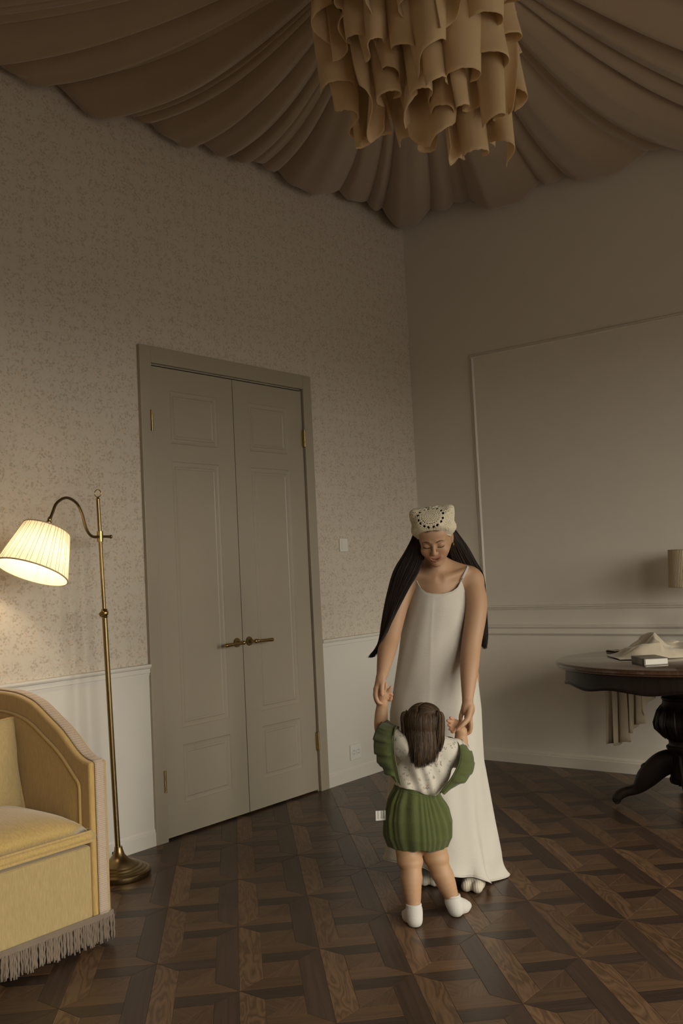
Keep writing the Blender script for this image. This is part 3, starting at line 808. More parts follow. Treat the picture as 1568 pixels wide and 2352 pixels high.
m, n, r_ = oval([(.055,.763),(.050,.70),(.048,.690),(.044,.686),(.046,.678),(.060,.676),(.066,.70),(.070,.763)], 200, scal); m.build('apron', M_mahog, tab, auto=40)
m = MB(); m.lathe([(.06,.13),(.088,.132),(.092,.145),(.092,.155),(.086,.162),(.086,.300),(.090,.306),(.098,.318),(.098,.328),(.086,.336),(.083,.348),(.086,.362),(.104,.375),(.128,.395),(.146,.425),(.150,.455),(.143,.490),(.128,.520),(.108,.548),(.102,.575),(.108,.585),(.106,.592),(.094,.598),(.088,.610),(.089,.622),(.096,.632),(.108,.640),(.108,.760)], 48)
m.build('pedestal', M_mahog, tab, auto=35)
for q in range(16):     # carved leaves on the bulb
    a = q*2*PI/16; m = MB()
    m.tube([((r+.004)*math.cos(a+.03*s), (r+.004)*math.sin(a+.03*s), z) for r, z, s in ((.104,.374,0),(.147,.425,1),(.151,.455,0),(.129,.520,-1),(.110,.548,0))], [.004,.012,.013,.009,.003], 8, flat=.5)
    m.build('carved_leaf', M_mahog, tab, smooth=True)
leg_c = [(.05,.245,.066,.05),(.10,.24,.066,.048),(.15,.212,.064,.046),(.21,.155,.056,.042),(.245,.115,.040,.036),(.275,.092,.028,.030),(.325,.078,.026,.028),(.36,.060,.027,.028),(.375,.040,.026,.028),(.372,.026,.020,.026)]
sp = catmull(leg_c, 36)
for q in range(4):
    a = 1.975 + q*PI/2
    ca, sa = math.cos(a), math.sin(a); m = MB(); rings = []
    for i, (d, z, hz, hw) in enumerate(sp):
        d0, z0 = sp[max(0, i-1)][:2]; d1, z1 = sp[min(len(sp)-1, i+1)][:2]
        t = Vector((d1-d0, z1-z0)).normalized(); nn = Vector((-t.y, t.x))
        ring = []
        for k in range(14):
            b = 2*PI*k/14; c_, s_ = math.cos(b), math.sin(b)
            c_ = math.copysign(abs(c_)**.7, c_); s_ = math.copysign(abs(s_)**.7, s_)
            dd = d + nn.x*hz*c_; zz = max(.001, z + nn.y*hz*c_); ww = hw*s_
            ring.append((dd*ca - ww*sa, dd*sa + ww*ca, zz))
        rings.append(ring)
    m.grid(rings, close_v=True); m.f.append(tuple(range(14))); m.f.append(tuple((len(sp)-1)*14+k for k in range(14))[::-1])
    lg = m.build('leg', M_mahog, tab, smooth=True)
    m = MB(); m.sphere((.205*ca, .205*sa, .212), (.030,.034,.026), 14, 10); m.build('scroll', M_mahog, lg, smooth=True)
    m = MB(); m.tube([((.376+.016*math.cos(b))*ca, (.376+.016*math.cos(b))*sa, .032+.016*math.sin(b)) for b in np.linspace(0, 5.2, 16)], .008, 8); m.build('scroll', M_mahog, lg, smooth=True)
m = MB()

# book ----------------------------------------------------------------------------
M_cover = NT('book_cover'); _t = M_cover; _v = _t.coord()
_sp = _t.n('ShaderNodeSeparateXYZ'); _t.l(_v, _sp.inputs[0])
_b = _t.ramp(_t.math('MULTIPLY_ADD', _sp.outputs[1], 4.2, .5), [(.0, (0.19,0.165,0.125)), (.16, (0.19,0.165,0.125)), (.17, (0.035,0.035,0.038)), (.26, (0.035,0.035,0.038)), (.27, (0.22,0.195,0.155)), (.44, (0.20,0.175,0.14)), (.62, (0.06,0.055,0.055)), (1, (0.10,0.09,0.08))])
_t.set(Base_Color=_b, Roughness=.35); M_cover = _t.m
M_page = NT('book_pages'); _t = M_page; _v = _t.coord(scale=(1,1,300))
_t.set(Base_Color=_t.mix(_t.noise(_v, 3, 2), (0.56,0.53,0.47), (0.66,0.63,0.57)), Roughness=.9); M_page = _t.m
bk = thing('book', 'closed hardback book with pale page block lying on the dark table', 'book', (-.905, -2.030, .8005), ROT+.06)
m = MB(); m.box(-.060, .058, -.08, .10, .003, .031); m.build('page_block', M_page, bk)
m = MB(); m.box(-.066, .062, -.085, .105, 0, .0028); m.box(-.066, .062, -.085, .105, .0312, .034); m.box(-.068, -.0635, -.085, .105, 0, .034); m.build('cover', M_cover, bk, bevel=.001)

# table lamp ------------------------------------------------------------------------
M_shade2 = fabric('cream_pleated_shade', (0.62,0.53,0.38), weave=500, bump=.1, transl=.15)
tl = thing('table_lamp', 'unlit table lamp with cream pleated drum shade on the dark table', 'table lamp', (-.25, -2.085, .8005))
m = MB(); m.lathe([(.0,.0),(.075,.0),(.078,.012),(.05,.022),(.022,.04),(.016,.07),(.03,.11),(.046,.16),(.044,.21),(.022,.27),(.012,.30),(.012,.34),(0,.34)], 36); m.build('base', M_brass_dark, tl, auto=35)
m = MB(); m.tube([(0,0,.33),(0,0,.60)], .006, 10)
for k in range(3): m.tube([(0,0,.585),(.146*math.cos(k*2.1),.146*math.sin(k*2.1),.585)], .002, 6)
m.build('stem', M_brass_dark, tl, smooth=True)
m = MB(); n = 180
m.grid([[((R_+.0016*(1 if k % 2 else -1))*math.cos(2*PI*k/n), (R_+.0016*(1 if k % 2 else -1))*math.sin(2*PI*k/n), z) for k in range(n)] for R_, z in ((.160,.378),(.150,.592))], close_v=True, flip=True)
m.build('shade', M_shade2, tl, solid=.001)
for R_, z in ((.160,.378),(.150,.592)):
    m = MB(); m.tube([(R_*math.cos(k*PI/40), R_*math.sin(k*PI/40), z) for k in range(81)], .003, 8, cap=False); m.build('shade_trim', M_shade2, tl, smooth=True)

# satin cloth lying on the table, its tail hanging over the far edge --------------------
M_satin = NT('champagne_satin'); _t = M_satin; _v = _t.coord()
_t.set(Base_Color=_t.mix(_t.noise(_v, 12, 2), (0.47,0.405,0.30), (0.55,0.475,0.36)), Roughness=.34, Sheen_Weight=.3, Specular_IOR_Level=.6, Anisotropic=.4); M_satin = _t.m
M_chiffon = fabric('beige_chiffon', (0.46,0.38,0.27), weave=500, bump=.1, rough=.75, transl=.25)
svx, svy = .621, -.784; fvx, fvy = .784, .621      # sideways, away
nrng = np.random.default_rng(4)
def lump(u, v): 
    return (math.sin(7*u+2.1*v+.4)*math.sin(5*v+1.3*u) + .6*math.sin(13*u-4*v+1)*math.cos(6*v+2*u) + .35*math.sin(23*u+9*v))
cl_o = thing('satin_cloth', 'rumpled champagne satin cloth heaped on the back of the dark table', 'cloth', (-.50, -1.93, .80))
m = MB(); P = []; NU, NV = 70, 40
for i in range(NU+1):
    row = []
    for jj in range(NV+1):
        u, v = i/NU, jj/NV
        # plan: from the far left rim of the table along its back to the right
        s_ = -.275 + .445*u; t_ = -.16 + .30*v - .05*math.sin(3*u)
        thick = sstep(.0, .42, u)
        edge = min(1, 6*min(v, 1-v))*min(1, 5*u)
        h = .004 + edge*(.012 + thick*.075*(.72+.28*lump(u*.8, v*.9)) + (.022*max(0, math.sin(v*PI))*(1-thick)))
        if .38 < u < .62: h += .055*edge*max(0, 1-abs(u-.50)/.12)*math.sin(PI*v)
        row.append((s_*svx + t_*fvx + .01*lump(v*2, u*2)*edge, s_*svy + t_*fvy + .01*lump(u*2+1, v*2)*edge, max(.003, h)))
    P.append(row)
m.grid(P); m.build('heap', M_satin, cl_o, smooth=True, sub=1, solid=.002)
hg = thing('chiffon_scarf', 'sheer beige chiffon scarf hanging down behind the dark table', 'scarf', (0, 0, 0))
def rimp_(d, off): a = math.radians(d); return (TX+(RX+off)*math.cos(a), TY+(RY+off)*math.sin(a))
def hang(d0, d1, zb0, zb1, folds, amp, seed, name):
    m = MB(); P = []; n = 60
    for i in range(n+1):
        u = i/n; row = []; d = d0 + (d1-d0)*u
        zb = zb0 + (zb1-zb0)*u + .008*math.sin(u*9+seed)
        for off, z in ((-.10, .8035), (-.04, .8045), (-.004, .8045), (.006, .799)): row.append(rimp_(d, off) + (z + .002*math.sin(u*15),))
        for k in range(1, 15):
            v = k/14; a = amp*(.15+.95*v)
            row.append(rimp_(d + 2.0*v*math.cos(2*PI*folds*u*1.3+seed), .014 + a + a*math.sin(2*PI*folds*u+seed)) + (.799 + (zb-.799)*v,))
        P.append(row)
    m.grid(P); return m.build(name, M_chiffon, hg, smooth=True, solid=.001)
hang(55, 44, .225, .238, 2.0, .016, 1.0, 'long_panel')
hang(44.5, 36.5, .285, .360, 1.6, .012, 2.3, 'short_panel')
hang(37, 27, .400, .565, 1.2, .010, 4.0, 'upper_panel')
# white cloth falling over the near edge of the table
M_wcloth = fabric('ivory_cotton', (0.60,0.56,0.48), weave=450, bump=.15, transl=.1)
wc = thing('white_cloth', 'ivory cloth falling over the front edge of the dark table', 'cloth', (0,0,0))
m = MB(); P = []
ed = Vector((-1.165, -2.365)); out = Vector((-.82, -.57)); along = Vector((.57, -.82))
for i in range(31):
    u = i/30; b = ed + along*(.30*u + .012*math.sin(9*u)); row = []
    ang_t = math.atan2((b.y-TY)/RY, (b.x-TX)/RX); rimp = Vector((TX+RX*math.cos(ang_t), TY+RY*math.sin(ang_t)))
    for k, (o_, z) in enumerate(((-.20,.808),(-.12,.806),(-.04,.8055),(.004,.803),(.014,.79),(.016,.75),(.02,.66),(.022,.55),(.024,.42),(.026,.27))):
        p_ = rimp + out*(o_ + (.012*math.sin(u*14+k*.4) if k > 3 else .004*math.sin(u*9))) 
        row.append((p_.x, p_.y, z + (.004*math.sin(u*20+k) if k < 3 else 0)))
    P.append(row)
m.grid(P); m.build('fall', M_wcloth, wc, smooth=True, sub=1, solid=.002)
# ================================================================== PEOPLE
# implicit bodies: smooth unions of tapered capsules / ellipsoids, meshed with surface nets
class SDF:
    def __init__(s, xs, ys, zs):
        s.c = [np.asarray(a, np.float32) for a in (xs, ys, zs)]
        s.F = np.full((len(xs), len(ys), len(zs)), 1.0, np.float32)
        s.M = Matrix.Identity(4)
    def tr(s, p): return np.array(s.M @ Vector(p), np.float32)
    def block(s, lo, hi):
        sl = []
        for a, l, h in zip(s.c, lo, hi):
            i, j = np.searchsorted(a, l), np.searchsorted(a, h)
            sl.append(slice(max(0, i-1), min(len(a), j+1)))
        g = np.meshgrid(*[a[q] for a, q in zip(s.c, sl)], indexing='ij', sparse=True)
        return tuple(sl), g
    def put(s, sl, d, k, op):
        a = s.F[sl]
        if op == 'add':
            h = np.maximum(k - np.abs(a-d), 0)/k; s.F[sl] = np.minimum(a, d) - h*h*k*.25
        else:
            d = -d; h = np.maximum(k - np.abs(a-d), 0)/k; s.F[sl] = np.maximum(a, d) + h*h*k*.25
    def cone(s, a, b, ra, rb, k=.02, op='add'):
        a, b = s.tr(a), s.tr(b); mg = max(ra, rb) + k + .014
        sl, (x, y, z) = s.block(np.minimum(a, b)-mg, np.maximum(a, b)+mg)
        ab = b-a; L = float(ab@ab) + 1e-12
        t = np.clip(((x-a[0])*ab[0] + (y-a[1])*ab[1] + (z-a[2])*ab[2])/L, 0, 1)
        d = np.sqrt((x-a[0]-t*ab[0])**2 + (y-a[1]-t*ab[1])**2 + (z-a[2]-t*ab[2])**2) - (ra + (rb-ra)*t)
        s.put(sl, d, k, op)
    def chain(s, pts, rad, k=.01, n=0):
        """one limb: tapered segments along a smooth path, merged without swelling at the joints"""
        q = [tuple(p) + (r,) for p, r in zip(pts, rad)]
        if len(q) > 2: q = catmull(q, n or 5*(len(q)-1)+1)
        pp = [s.tr(c[:3]) for c in q]; rr = [float(c[3]) for c in q]; mg = max(rr) + k + .014
        sl, (x, y, z) = s.block(np.min(pp, 0)-mg, np.max(pp, 0)+mg); D = None
        for a, b, ra, rb in zip(pp[:-1], pp[1:], rr[:-1], rr[1:]):
            ab = b-a; L = float(ab@ab) + 1e-12
            t = np.clip(((x-a[0])*ab[0] + (y-a[1])*ab[1] + (z-a[2])*ab[2])/L, 0, 1)
            d = np.sqrt((x-a[0]-t*ab[0])**2 + (y-a[1]-t*ab[1])**2 + (z-a[2]-t*ab[2])**2) - (ra + (rb-ra)*t)
            D = d if D is None else np.minimum(D, d)
        s.put(sl, D, k, 'add')
    def ell(s, c, r, k=.02, op='add', rot=None):
        R3 = np.array(s.M.to_3x3() @ (rot.to_matrix() if rot else Matrix.Identity(3)), np.float32)
        c = s.tr(c); mg = max(r) + k + .014
        sl, (x, y, z) = s.block(c-mg, c+mg)
        dx, dy, dz = x-c[0], y-c[1], z-c[2]
        q = [R3[0,i]*dx + R3[1,i]*dy + R3[2,i]*dz for i in range(3)]
        k0 = np.sqrt(sum((q[i]/r[i])**2 for i in range(3))) + 1e-9
        k1 = np.sqrt(sum((q[i]/r[i]**2)**2 for i in range(3))) + 1e-9
        s.put(sl, k0*(k0-1)/k1, k, op)
    def fn(s, lo, hi, f, k=.01, op='add'):
        sl, (x, y, z) = s.block(lo, hi); s.put(sl, f(x, y, z).astype(np.float32), k, op)
    def front(s, x, z, y0=-.125, y1=-.03):
        # depth of the surface seen from the front, in the current local frame
        ys_ = np.linspace(y0, y1, 240)
        for y in ys_:
            p = s.tr((x, y, z)); i = [min(len(a)-2, max(0, np.searchsorted(a, q)-1)) for a, q in zip(s.c, p)]
            f = [(p[k]-s.c[k][i[k]])/(s.c[k][i[k]+1]-s.c[k][i[k]]) for k in range(3)]
            v = 0
            for a in (0,1):
                for b in (0,1):
                    for c in (0,1): v += s.F[i[0]+a, i[1]+b, i[2]+c]*(f[0] if a else 1-f[0])*(f[1] if b else 1-f[1])*(f[2] if c else 1-f[2])
            if v < 0: return float(y)
        return y1
    def mesh(s):
        F = s.F; neg = F < 0
        c = np.zeros(tuple(n-1 for n in F.shape), np.uint8)
        for i in (0,1):
            for j in (0,1):
                for k in (0,1): c += neg[i:F.shape[0]-1+i, j:F.shape[1]-1+j, k:F.shape[2]-1+k]
        act = (c > 0) & (c < 8); idx = np.argwhere(act)
        vid = np.full(act.shape, -1, np.int32); vid[act] = np.arange(len(idx))
        P = np.zeros((len(idx), 3)); W = np.zeros(len(idx))
        corner = [(i,j,k) for i in (0,1) for j in (0,1) for k in (0,1)]
        for a in corner:
            for ax_ in range(3):
                if a[ax_]: continue
                b = list(a); b[ax_] = 1
                ia = idx + a; ib = idx + b
                fa = F[tuple(ia.T)]; fb = F[tuple(ib.T)]
                m_ = (fa < 0) != (fb < 0)
                t = np.where(m_, fa/(fa-fb+1e-20), 0)
                pa = np.stack([s.c[q][ia[:,q]] for q in range(3)], 1); pb = np.stack([s.c[q][ib[:,q]] for q in range(3)], 1)
                P += np.where(m_[:,None], pa + (pb-pa)*t[:,None], 0); W += m_
        P /= W[:,None]
        faces = []
        for ax_ in range(3):
            o1, o2 = [q for q in range(3) if q != ax_]
            A = [slice(None)]*3; B = [slice(None)]*3
            A[ax_] = slice(0, -1); B[ax_] = slice(1, None)
            for q in (o1, o2): A[q] = slice(1, -1); B[q] = slice(1, -1)
            na, nb = neg[tuple(A)], neg[tuple(B)]
            e = np.argwhere(na != nb)
            if not len(e): continue
            flip = na[tuple(e.T)]
            base = e.copy(); base[:, o1] += 1; base[:, o2] += 1
            def cell(d1, d2):
                q = base.copy(); q[:, o1] -= d1; q[:, o2] -= d2; return vid[tuple(q.T)]
            q4 = np.stack([cell(1,1), cell(0,1), cell(0,0), cell(1,0)], 1)
            if ax_ == 1: flip = ~flip
            q4 = np.where(flip[:,None], q4, q4[:, ::-1]); faces.append(q4)
        return P, np.concatenate(faces)
def grid_axis(segs):
    """segs: (start, end, step) joined into one ascending axis"""
    out = []
    for a, b, st in segs: out += list(np.arange(a, b-1e-9, st))
    return out + [segs[-1][1]]
def np_mesh(name, P, Fc, mat_, parent, smooth_it=0):
    me = bpy.data.meshes.new(name)
    if smooth_it:
        e = np.concatenate([Fc[:, [0,1]], Fc[:, [1,2]], Fc[:, [2,3]], Fc[:, [3,0]]])
        for _ in range(smooth_it):
            acc = np.zeros_like(P); cnt = np.zeros(len(P))
            np.add.at(acc, e[:,0], P[e[:,1]]); np.add.at(acc, e[:,1], P[e[:,0]]); np.add.at(cnt, e[:,0], 1); np.add.at(cnt, e[:,1], 1)
            P = P*.5 + .5*acc/cnt[:,None]
    me.vertices.add(len(P)); me.vertices.foreach_set('co', P.astype(np.float32).ravel())
    n = len(Fc); me.loops.add(4*n); me.loops.foreach_set('vertex_index', Fc.astype(np.int32).ravel())
    me.polygons.add(n); me.polygons.foreach_set('loop_start', np.arange(0, 4*n, 4, dtype=np.int32))
    me.polygons.foreach_set('use_smooth', np.ones(n, bool))
    me.update(calc_edges=True); me.validate()
    return link(name, me, mat_, parent), P
def tint(o, col):
    at = o.data.color_attributes.new('tint', 'FLOAT_COLOR', 'POINT')
    at.data.foreach_set('color', np.concatenate([col, np.ones((len(col), 1))], 1).astype(np.float32).ravel())

def skin_mat(name):
    t = NT(name); at = t.n('ShaderNodeAttribute', attribute_name='tint'); v = t.coord()
    c = t.mix(t.math('MULTIPLY', t.noise(v, 60, 3), .25), at.outputs['Color'], (0.40, 0.22, 0.14))
    t.set(Base_Color=c, Roughness=.52, Subsurface_Weight=.08, Subsurface_Radius=(0.012, .005, .003), Specular_IOR_Level=.35)
    t.b.inputs['Subsurface Scale'].default_value = .6
    return t.m
M_skin = skin_mat('skin')
def hair_mat(name, c0, c1):
    t = NT(name); v = t.coord(scale=(90, 90, 5))
    t.set(Base_Color=t.mix(t.noise(v, 3, 3, .6), c0, c1), Roughness=.5, Specular_IOR_Level=.22)
    return t.m
M_hairdark = hair_mat('dark_brown_hair', (0.010, 0.0065, 0.005), (0.034, 0.021, 0.014))
M_lash = plain('lash_brown', (0.03, 0.018, 0.012), .7)
M_brow = plain('brow_brown', (0.10, 0.055, 0.033), .8)
M_teeth = plain('tooth_white', (0.80, 0.75, 0.66), .3)
M_dress = NT('ivory_crinkled_linen'); _t = M_dress; _v = _t.coord(scale=(55, 55, 190)); _v2 = _t.coord()
_h = _t.math('ADD', _t.noise(_v, 1.0, 3, .6, .6), _t.math('MULTIPLY', _t.noise(_v2, 900, 2), .35))
_t.set(Base_Color=_t.mix(_t.noise(_v2, 5, 2), (0.48, 0.450, 0.400), (0.53, 0.498, 0.442)), Roughness=.85, Sheen_Weight=.15, Specular_IOR_Level=.2)
_t.bump(_h, .35, .003); M_dress = _t.m
M_crochet = fabric('cream_crochet_cotton', (0.62, 0.55, 0.41), weave=700, bump=.6, var=.10, rough=.9)
def knit(name, col, sc):
    t = NT(name); v = t.coord()
    wv = t.n('ShaderNodeTexWave', wave_type='BANDS', bands_direction='X'); t.l(v, wv.inputs['Vector']); wv.inputs['Scale'].default_value = sc; wv.inputs['Distortion'].default_value = 1.2
    f = t.math('ADD', wv.outputs['Fac'], t.math('MULTIPLY', t.noise(v, 500, 2), .4))
    t.set(Base_Color=t.mix(wv.outputs['Fac'], tuple(x*.84 for x in col), col), Roughness=.9); t.bump(f, .4, .002); return t.m
M_sock = knit('cream_ribbed_sock', (0.58, 0.52, 0.42), 32)

WX, WY = -2.2870, -1.6130
woman = thing('person', 'smiling woman in long ivory slip dress and crochet headscarf holding the toddler by both hands', 'person', (WX, WY, 0), ROT)

# ---- head frame
HC = Vector((-.007, -.075, 1.496))
HM = Matrix.Translation(HC) @ Matrix.Rotation(math.radians(-11), 4, 'Z') @ Matrix.Rotation(math.radians(-2.5), 4, 'Y') @ Matrix.Rotation(math.radians(27), 4, 'X')
S = SDF(grid_axis([(-.345,-.25,.0022),(-.25,-.10,.0034),(-.10,.105,.0019),(.105,.26,.0034)]),
        grid_axis([(-.33,-.20,.0022),(-.20,-.05,.0022),(-.05,.20,.0042)]),
        grid_axis([(.02,.60,.008),(.60,.655,.004),(.655,.945,.0022),(.945,1.34,.0038),(1.34,1.62,.0019)]))
# legs and hips (under the dress)
for sx_, fx, fy in ((-1, -.105, .06), (1, .09, -.02)):
    S.cone((sx_*.085, .06, .86), (fx*.95, .03, .46), .085, .055, .03); S.cone((fx*.95, .03, .46), (fx, fy, .07), .052, .034, .02)
S.ell((-.01, .06, .90), (.155, .10, .12), .05); S.ell((0, .045, 1.03), (.12, .082, .14), .06)
S.ell((.000, .020, 1.185), (.112, .084, .13), .05)
for sx_ in (-.048, .050): S.ell((sx_, -.030, 1.165), (.045, .042, .055), .03)
SL, SR = (-.138, .012, 1.288), (.158, .012, 1.296)
S.cone(SL, SR, .050, .052, .05); S.cone((0,.0,1.27), (.01,.01,1.30), .075, .07, .05)
S.cone((.0, .04, 1.375), (-.12, .025, 1.315), .042, .040, .04); S.cone((.015, .04, 1.375), (.14, .025, 1.322), .042, .040, .04)
S.cone((.004, .028, 1.30), (-.004, -.030, 1.435), .052, .048, .03)
# collar bones
S.cone((-.015, -.058, 1.310), (-.11, -.024, 1.334), .007, .006, .03); S.cone((.03, -.058, 1.312), (.13, -.024, 1.341), .007, .006, .03)
# arms
S.chain([SL, (-.182, -.030, 1.20), (-.226, -.095, 1.065), (-.247, -.165, 1.010), (-.274, -.262, .927)], [.050, .0465, .042, .038, .0225], .012)
S.chain([SR, (.163, -.045, 1.18), (.123, -.105, 1.02), (.103, -.165, .935), (.079, -.240, .812)], [.051, .0475, .043, .040, .0235], .012)
# right hand of hers (image left)
wL = (-.274, -.262, .927)
S.ell((-.284, -.263, .898), (.017, .033, .032), .012)
for kn, fi in (((-.299,-.286,.879), [(-.3035,-.293,.851),(-.297,-.296,.826),(-.282,-.291,.816)]),
               ((-.302,-.268,.874), [(-.3060,-.268,.844),(-.298,-.270,.817),(-.282,-.270,.808)]),
               ((-.301,-.250,.873), [(-.3045,-.248,.845),(-.297,-.249,.820),(-.282,-.250,.812)]),
               ((-.297,-.235,.877), [(-.3000,-.231,.854),(-.293,-.231,.834),(-.281,-.232,.828)])):
    S.chain([wL, kn], [.014, .0105], .010); S.chain([kn] + fi, [.0098, .0088, .0080, .0068], .003)
S.chain([(-.272,-.276,.917), (-.2775,-.297,.882), (-.2785,-.304,.856)], [.013, .0105, .0088], .006)
# left hand of hers (image right)
wR = (.079, -.240, .812)
S.ell((.078, -.247, .772), (.028, .020, .036), .012)
for kn, fi in (((.056,-.232,.758), [(.0470,-.236,.740),(.0445,-.246,.716),(.047,-.254,.702)]),
               ((.084,-.240,.730), [(.0860,-.243,.700),(.080,-.243,.676),(.062,-.238,.664)]),
               ((.082,-.226,.728), [(.0825,-.226,.698),(.075,-.226,.676),(.056,-.224,.668)]),
               ((.074,-.216,.734), [(.0735,-.214,.708),(.066,-.214,.690),(.050,-.214,.684)])):
    S.chain([wR, kn], [.015, .0110], .010); S.chain([kn] + fi, [.0100, .0090, .0080, .0068], .003)
S.chain([(.086,-.256,.778), (.070,-.282,.738), (.047,-.299,.717), (.026,-.302,.699)], [.013, .0122, .0100, .0086], .006)
# head
S.M = HM
S.ell((0, .018, .030), (.072, .093, .088), .02)
S.ell((0, -.020, -.024), (.057, .064, .074), .03)
S.ell((0, -.050, .040), (.054, .034, .034), .03)          # brow / forehead
for q in (-1, 1):
    S.cone((q*.043, .012, -.040), (q*.009, -.064, -.086), .021, .0125, .032)    # jaw
    S.ell((q*.034, -.060, -.034), (.026, .025, .026), .022)                    # smiling cheeks
    S.ell((q*.030, -.096, .001), (.016, .012, .010), .014, 'sub')              # sockets
    S.ell((q*.0300, -.0730, -.0025), (.0150, .0115, .0120), .005)               # lowered lids
    S.cone((q*.014, -.081, .017), (q*.042, -.070, .017), .0060, .005, .014)    # brow ridge
    S.ell((q*.0735, .018, -.012), (.008, .020, .031), .008)                    # ears
    S.ell((q*.0095, -.0960, -.0340), (.0068, .0080, .0058), .006)              # nostril wings
S.ell((0, -.075, -.090), (.0135, .0125, .012), .024)                             # chin
S.cone((0, -.083, .010), (0, -.1050, -.0280), .0066, .0082, .012)              # nose
S.ell((0, -.1035, -.0315), (.0092, .0085, .0080), .006)
S.cone((-.020, -.076, -.058), (.020, -.076, -.058), .012, .012, .02)
lipc = []
for x_, z_ in ((-.0262,-.0515), (-.0200,-.0560), (-.0105,-.0605), (0,-.0620), (.0105,-.0605), (.0200,-.0560), (.0262,-.0515)):
    lipc.append((x_, S.front(x_, z_), z_))
NL = len(lipc)
wid_l = [.10, .50, .95, 1.08, .95, .50, .10]
up = lambda p, dz, dy: (p[0], p[1]+dy, p[2]+dz)
for i in range(NL-1):
    a, b = lipc[i], lipc[i+1]; ka, kb = wid_l[i], wid_l[i+1]
    S.cone(up(a, .0044*ka, .0012), up(b, .0044*kb, .0012), .0010+.0019*ka, .0010+.0019*kb, .005)
    S.cone(up(a, -.0068*ka, .0012), up(b, -.0068*kb, .0012), .0010+.0034*ka, .0010+.0034*kb, .005)
for i in range(NL-1):
    a, b = lipc[i], lipc[i+1]; ka, kb = wid_l[i], wid_l[i+1]
    for dy in (-.003, .003, .008): S.cone(up(a, -.0012*ka, dy), up(b, -.0012*kb, dy), .0004+.0028*ka, .0004+.0028*kb, .001, 'sub')
browp = [[(q*x_, S.front(q*x_, z_)+.0004, z_) for x_, z_ in ((.0125,.0155),(.023,.0190),(.034,.0200),(.047,.0145))] for q in (-1, 1)]
lashp = [[(q*(.0300+.0150*math.cos(a)), S.front(q*(.0300+.0150*math.cos(a)), -.0070-.0045*math.sin(a))-.0003, -.0070-.0045*math.sin(a)) for a in np.linspace(.08, PI-.08, 13)] for q in (-1, 1)]
teethy = [(x_, S.front(x_*.0, -.0615, y1=-.05)) for x_ in (0,)]
S.M = Matrix.Identity(4)
P, Fc = S.mesh()
body, P = np_mesh('body', P, Fc, M_skin, woman)
base_skin = np.array((0.395, 0.240, 0.142))
col = np.tile(base_skin, (len(P), 1))
Hi = np.array(HM.inverted())
Q = P @ Hi[:3,:3].T + Hi[:3,3]
def blend(mask, c):
    global col
    col = col*(1-mask[:,None]) + np.array(c)*mask[:,None]
def ball(c, r, soft): return 1 - sstep(r*(1-soft), r, np.linalg.norm((Q-np.array(c))/1.0, axis=1))
for q in (-1, 1):
    blend(.40*ball((q*.038,-.08,-.034), .030, .9), (0.45, 0.19, 0.12))
blend(.30*ball((0,-.112,-.030), .020, .9), (0.42, 0.20, 0.13))
lipm = np.zeros(len(P))
for i in range(NL-1):
    a, b = np.array(lipc[i]), np.array(lipc[i+1]); kk = .5*(wid_l[i]+wid_l[i+1])
    t_ = np.clip(((Q-a)@(b-a))/((b-a)@(b-a)), 0, 1); d_ = Q-(a+t_[:,None]*(b-a))
    dz_ = d_[:,2]+.0016*kk
    dd = np.sqrt(d_[:,0]**2 + (d_[:,1]*.4)**2 + dz_**2)
    lipm = np.maximum(lipm, 1-sstep(.0020+.0072*kk, .0036+.0082*kk, dd))
blend(.80*lipm, (0.33, 0.105, 0.075))
lipy = np.interp(Q[:,0], [p[0] for p in lipc], [p[1] for p in lipc])
mouth = (lipm > .5)*sstep(.0022, .0045, Q[:,1]-lipy)*(np.abs(Q[:,0]) < .019)
blend(np.clip(mouth, 0, 1), (0.12, 0.03, 0.022))
scalp = sstep(.058, .066, Q[:,2] + .55*np.maximum(0, Q[:,1]+.02) - .25*np.maximum(0, .02-np.abs(Q[:,0])))*(np.abs(Q[:,2]) < .2)*(Q[:,2] > -.06)*(np.linalg.norm(Q, axis=1) < .2)
blend(scalp, (0.016, 0.010, 0.008))
inn = np.zeros(len(P))
for tipp in ((-.282,-.291,.816),(-.282,-.270,.808),(.047,-.254,.702),(.062,-.238,.664),(-.2785,-.304,.856),(.026,-.302,.699)):
    inn = np.maximum(inn, 1-sstep(.006, .022, np.linalg.norm(P-np.array(tipp), axis=1)))
blend(.45*inn, (0.55, 0.24, 0.16))
tint(body, col)
# nails
for (c_, ax_, up_) in (((-.2785,-.3120,.855), (0,-.25,-1), (0,-1,.2)), ((.0235,-.3095,.6985), (-.75,0,-.65), (0,-1,0))):
    m = MB(); a3 = Vector(ax_).normalized(); u3 = Vector(up_).normalized(); b3 = a3.cross(u3)
    m.grid([[Vector(c_) + a3*(.0052*math.sin(v)*1.0) + b3*(.0040*u)*math.cos(v*.75) - u3*(.0016*u*u) for u in (-1,-.5,0,.5,1)] for v in np.linspace(-1.4, 1.4, 7)])
    m.build('nail', plain('nail_pink', (0.44,0.255,0.175), .3), woman, smooth=True, solid=.0008)
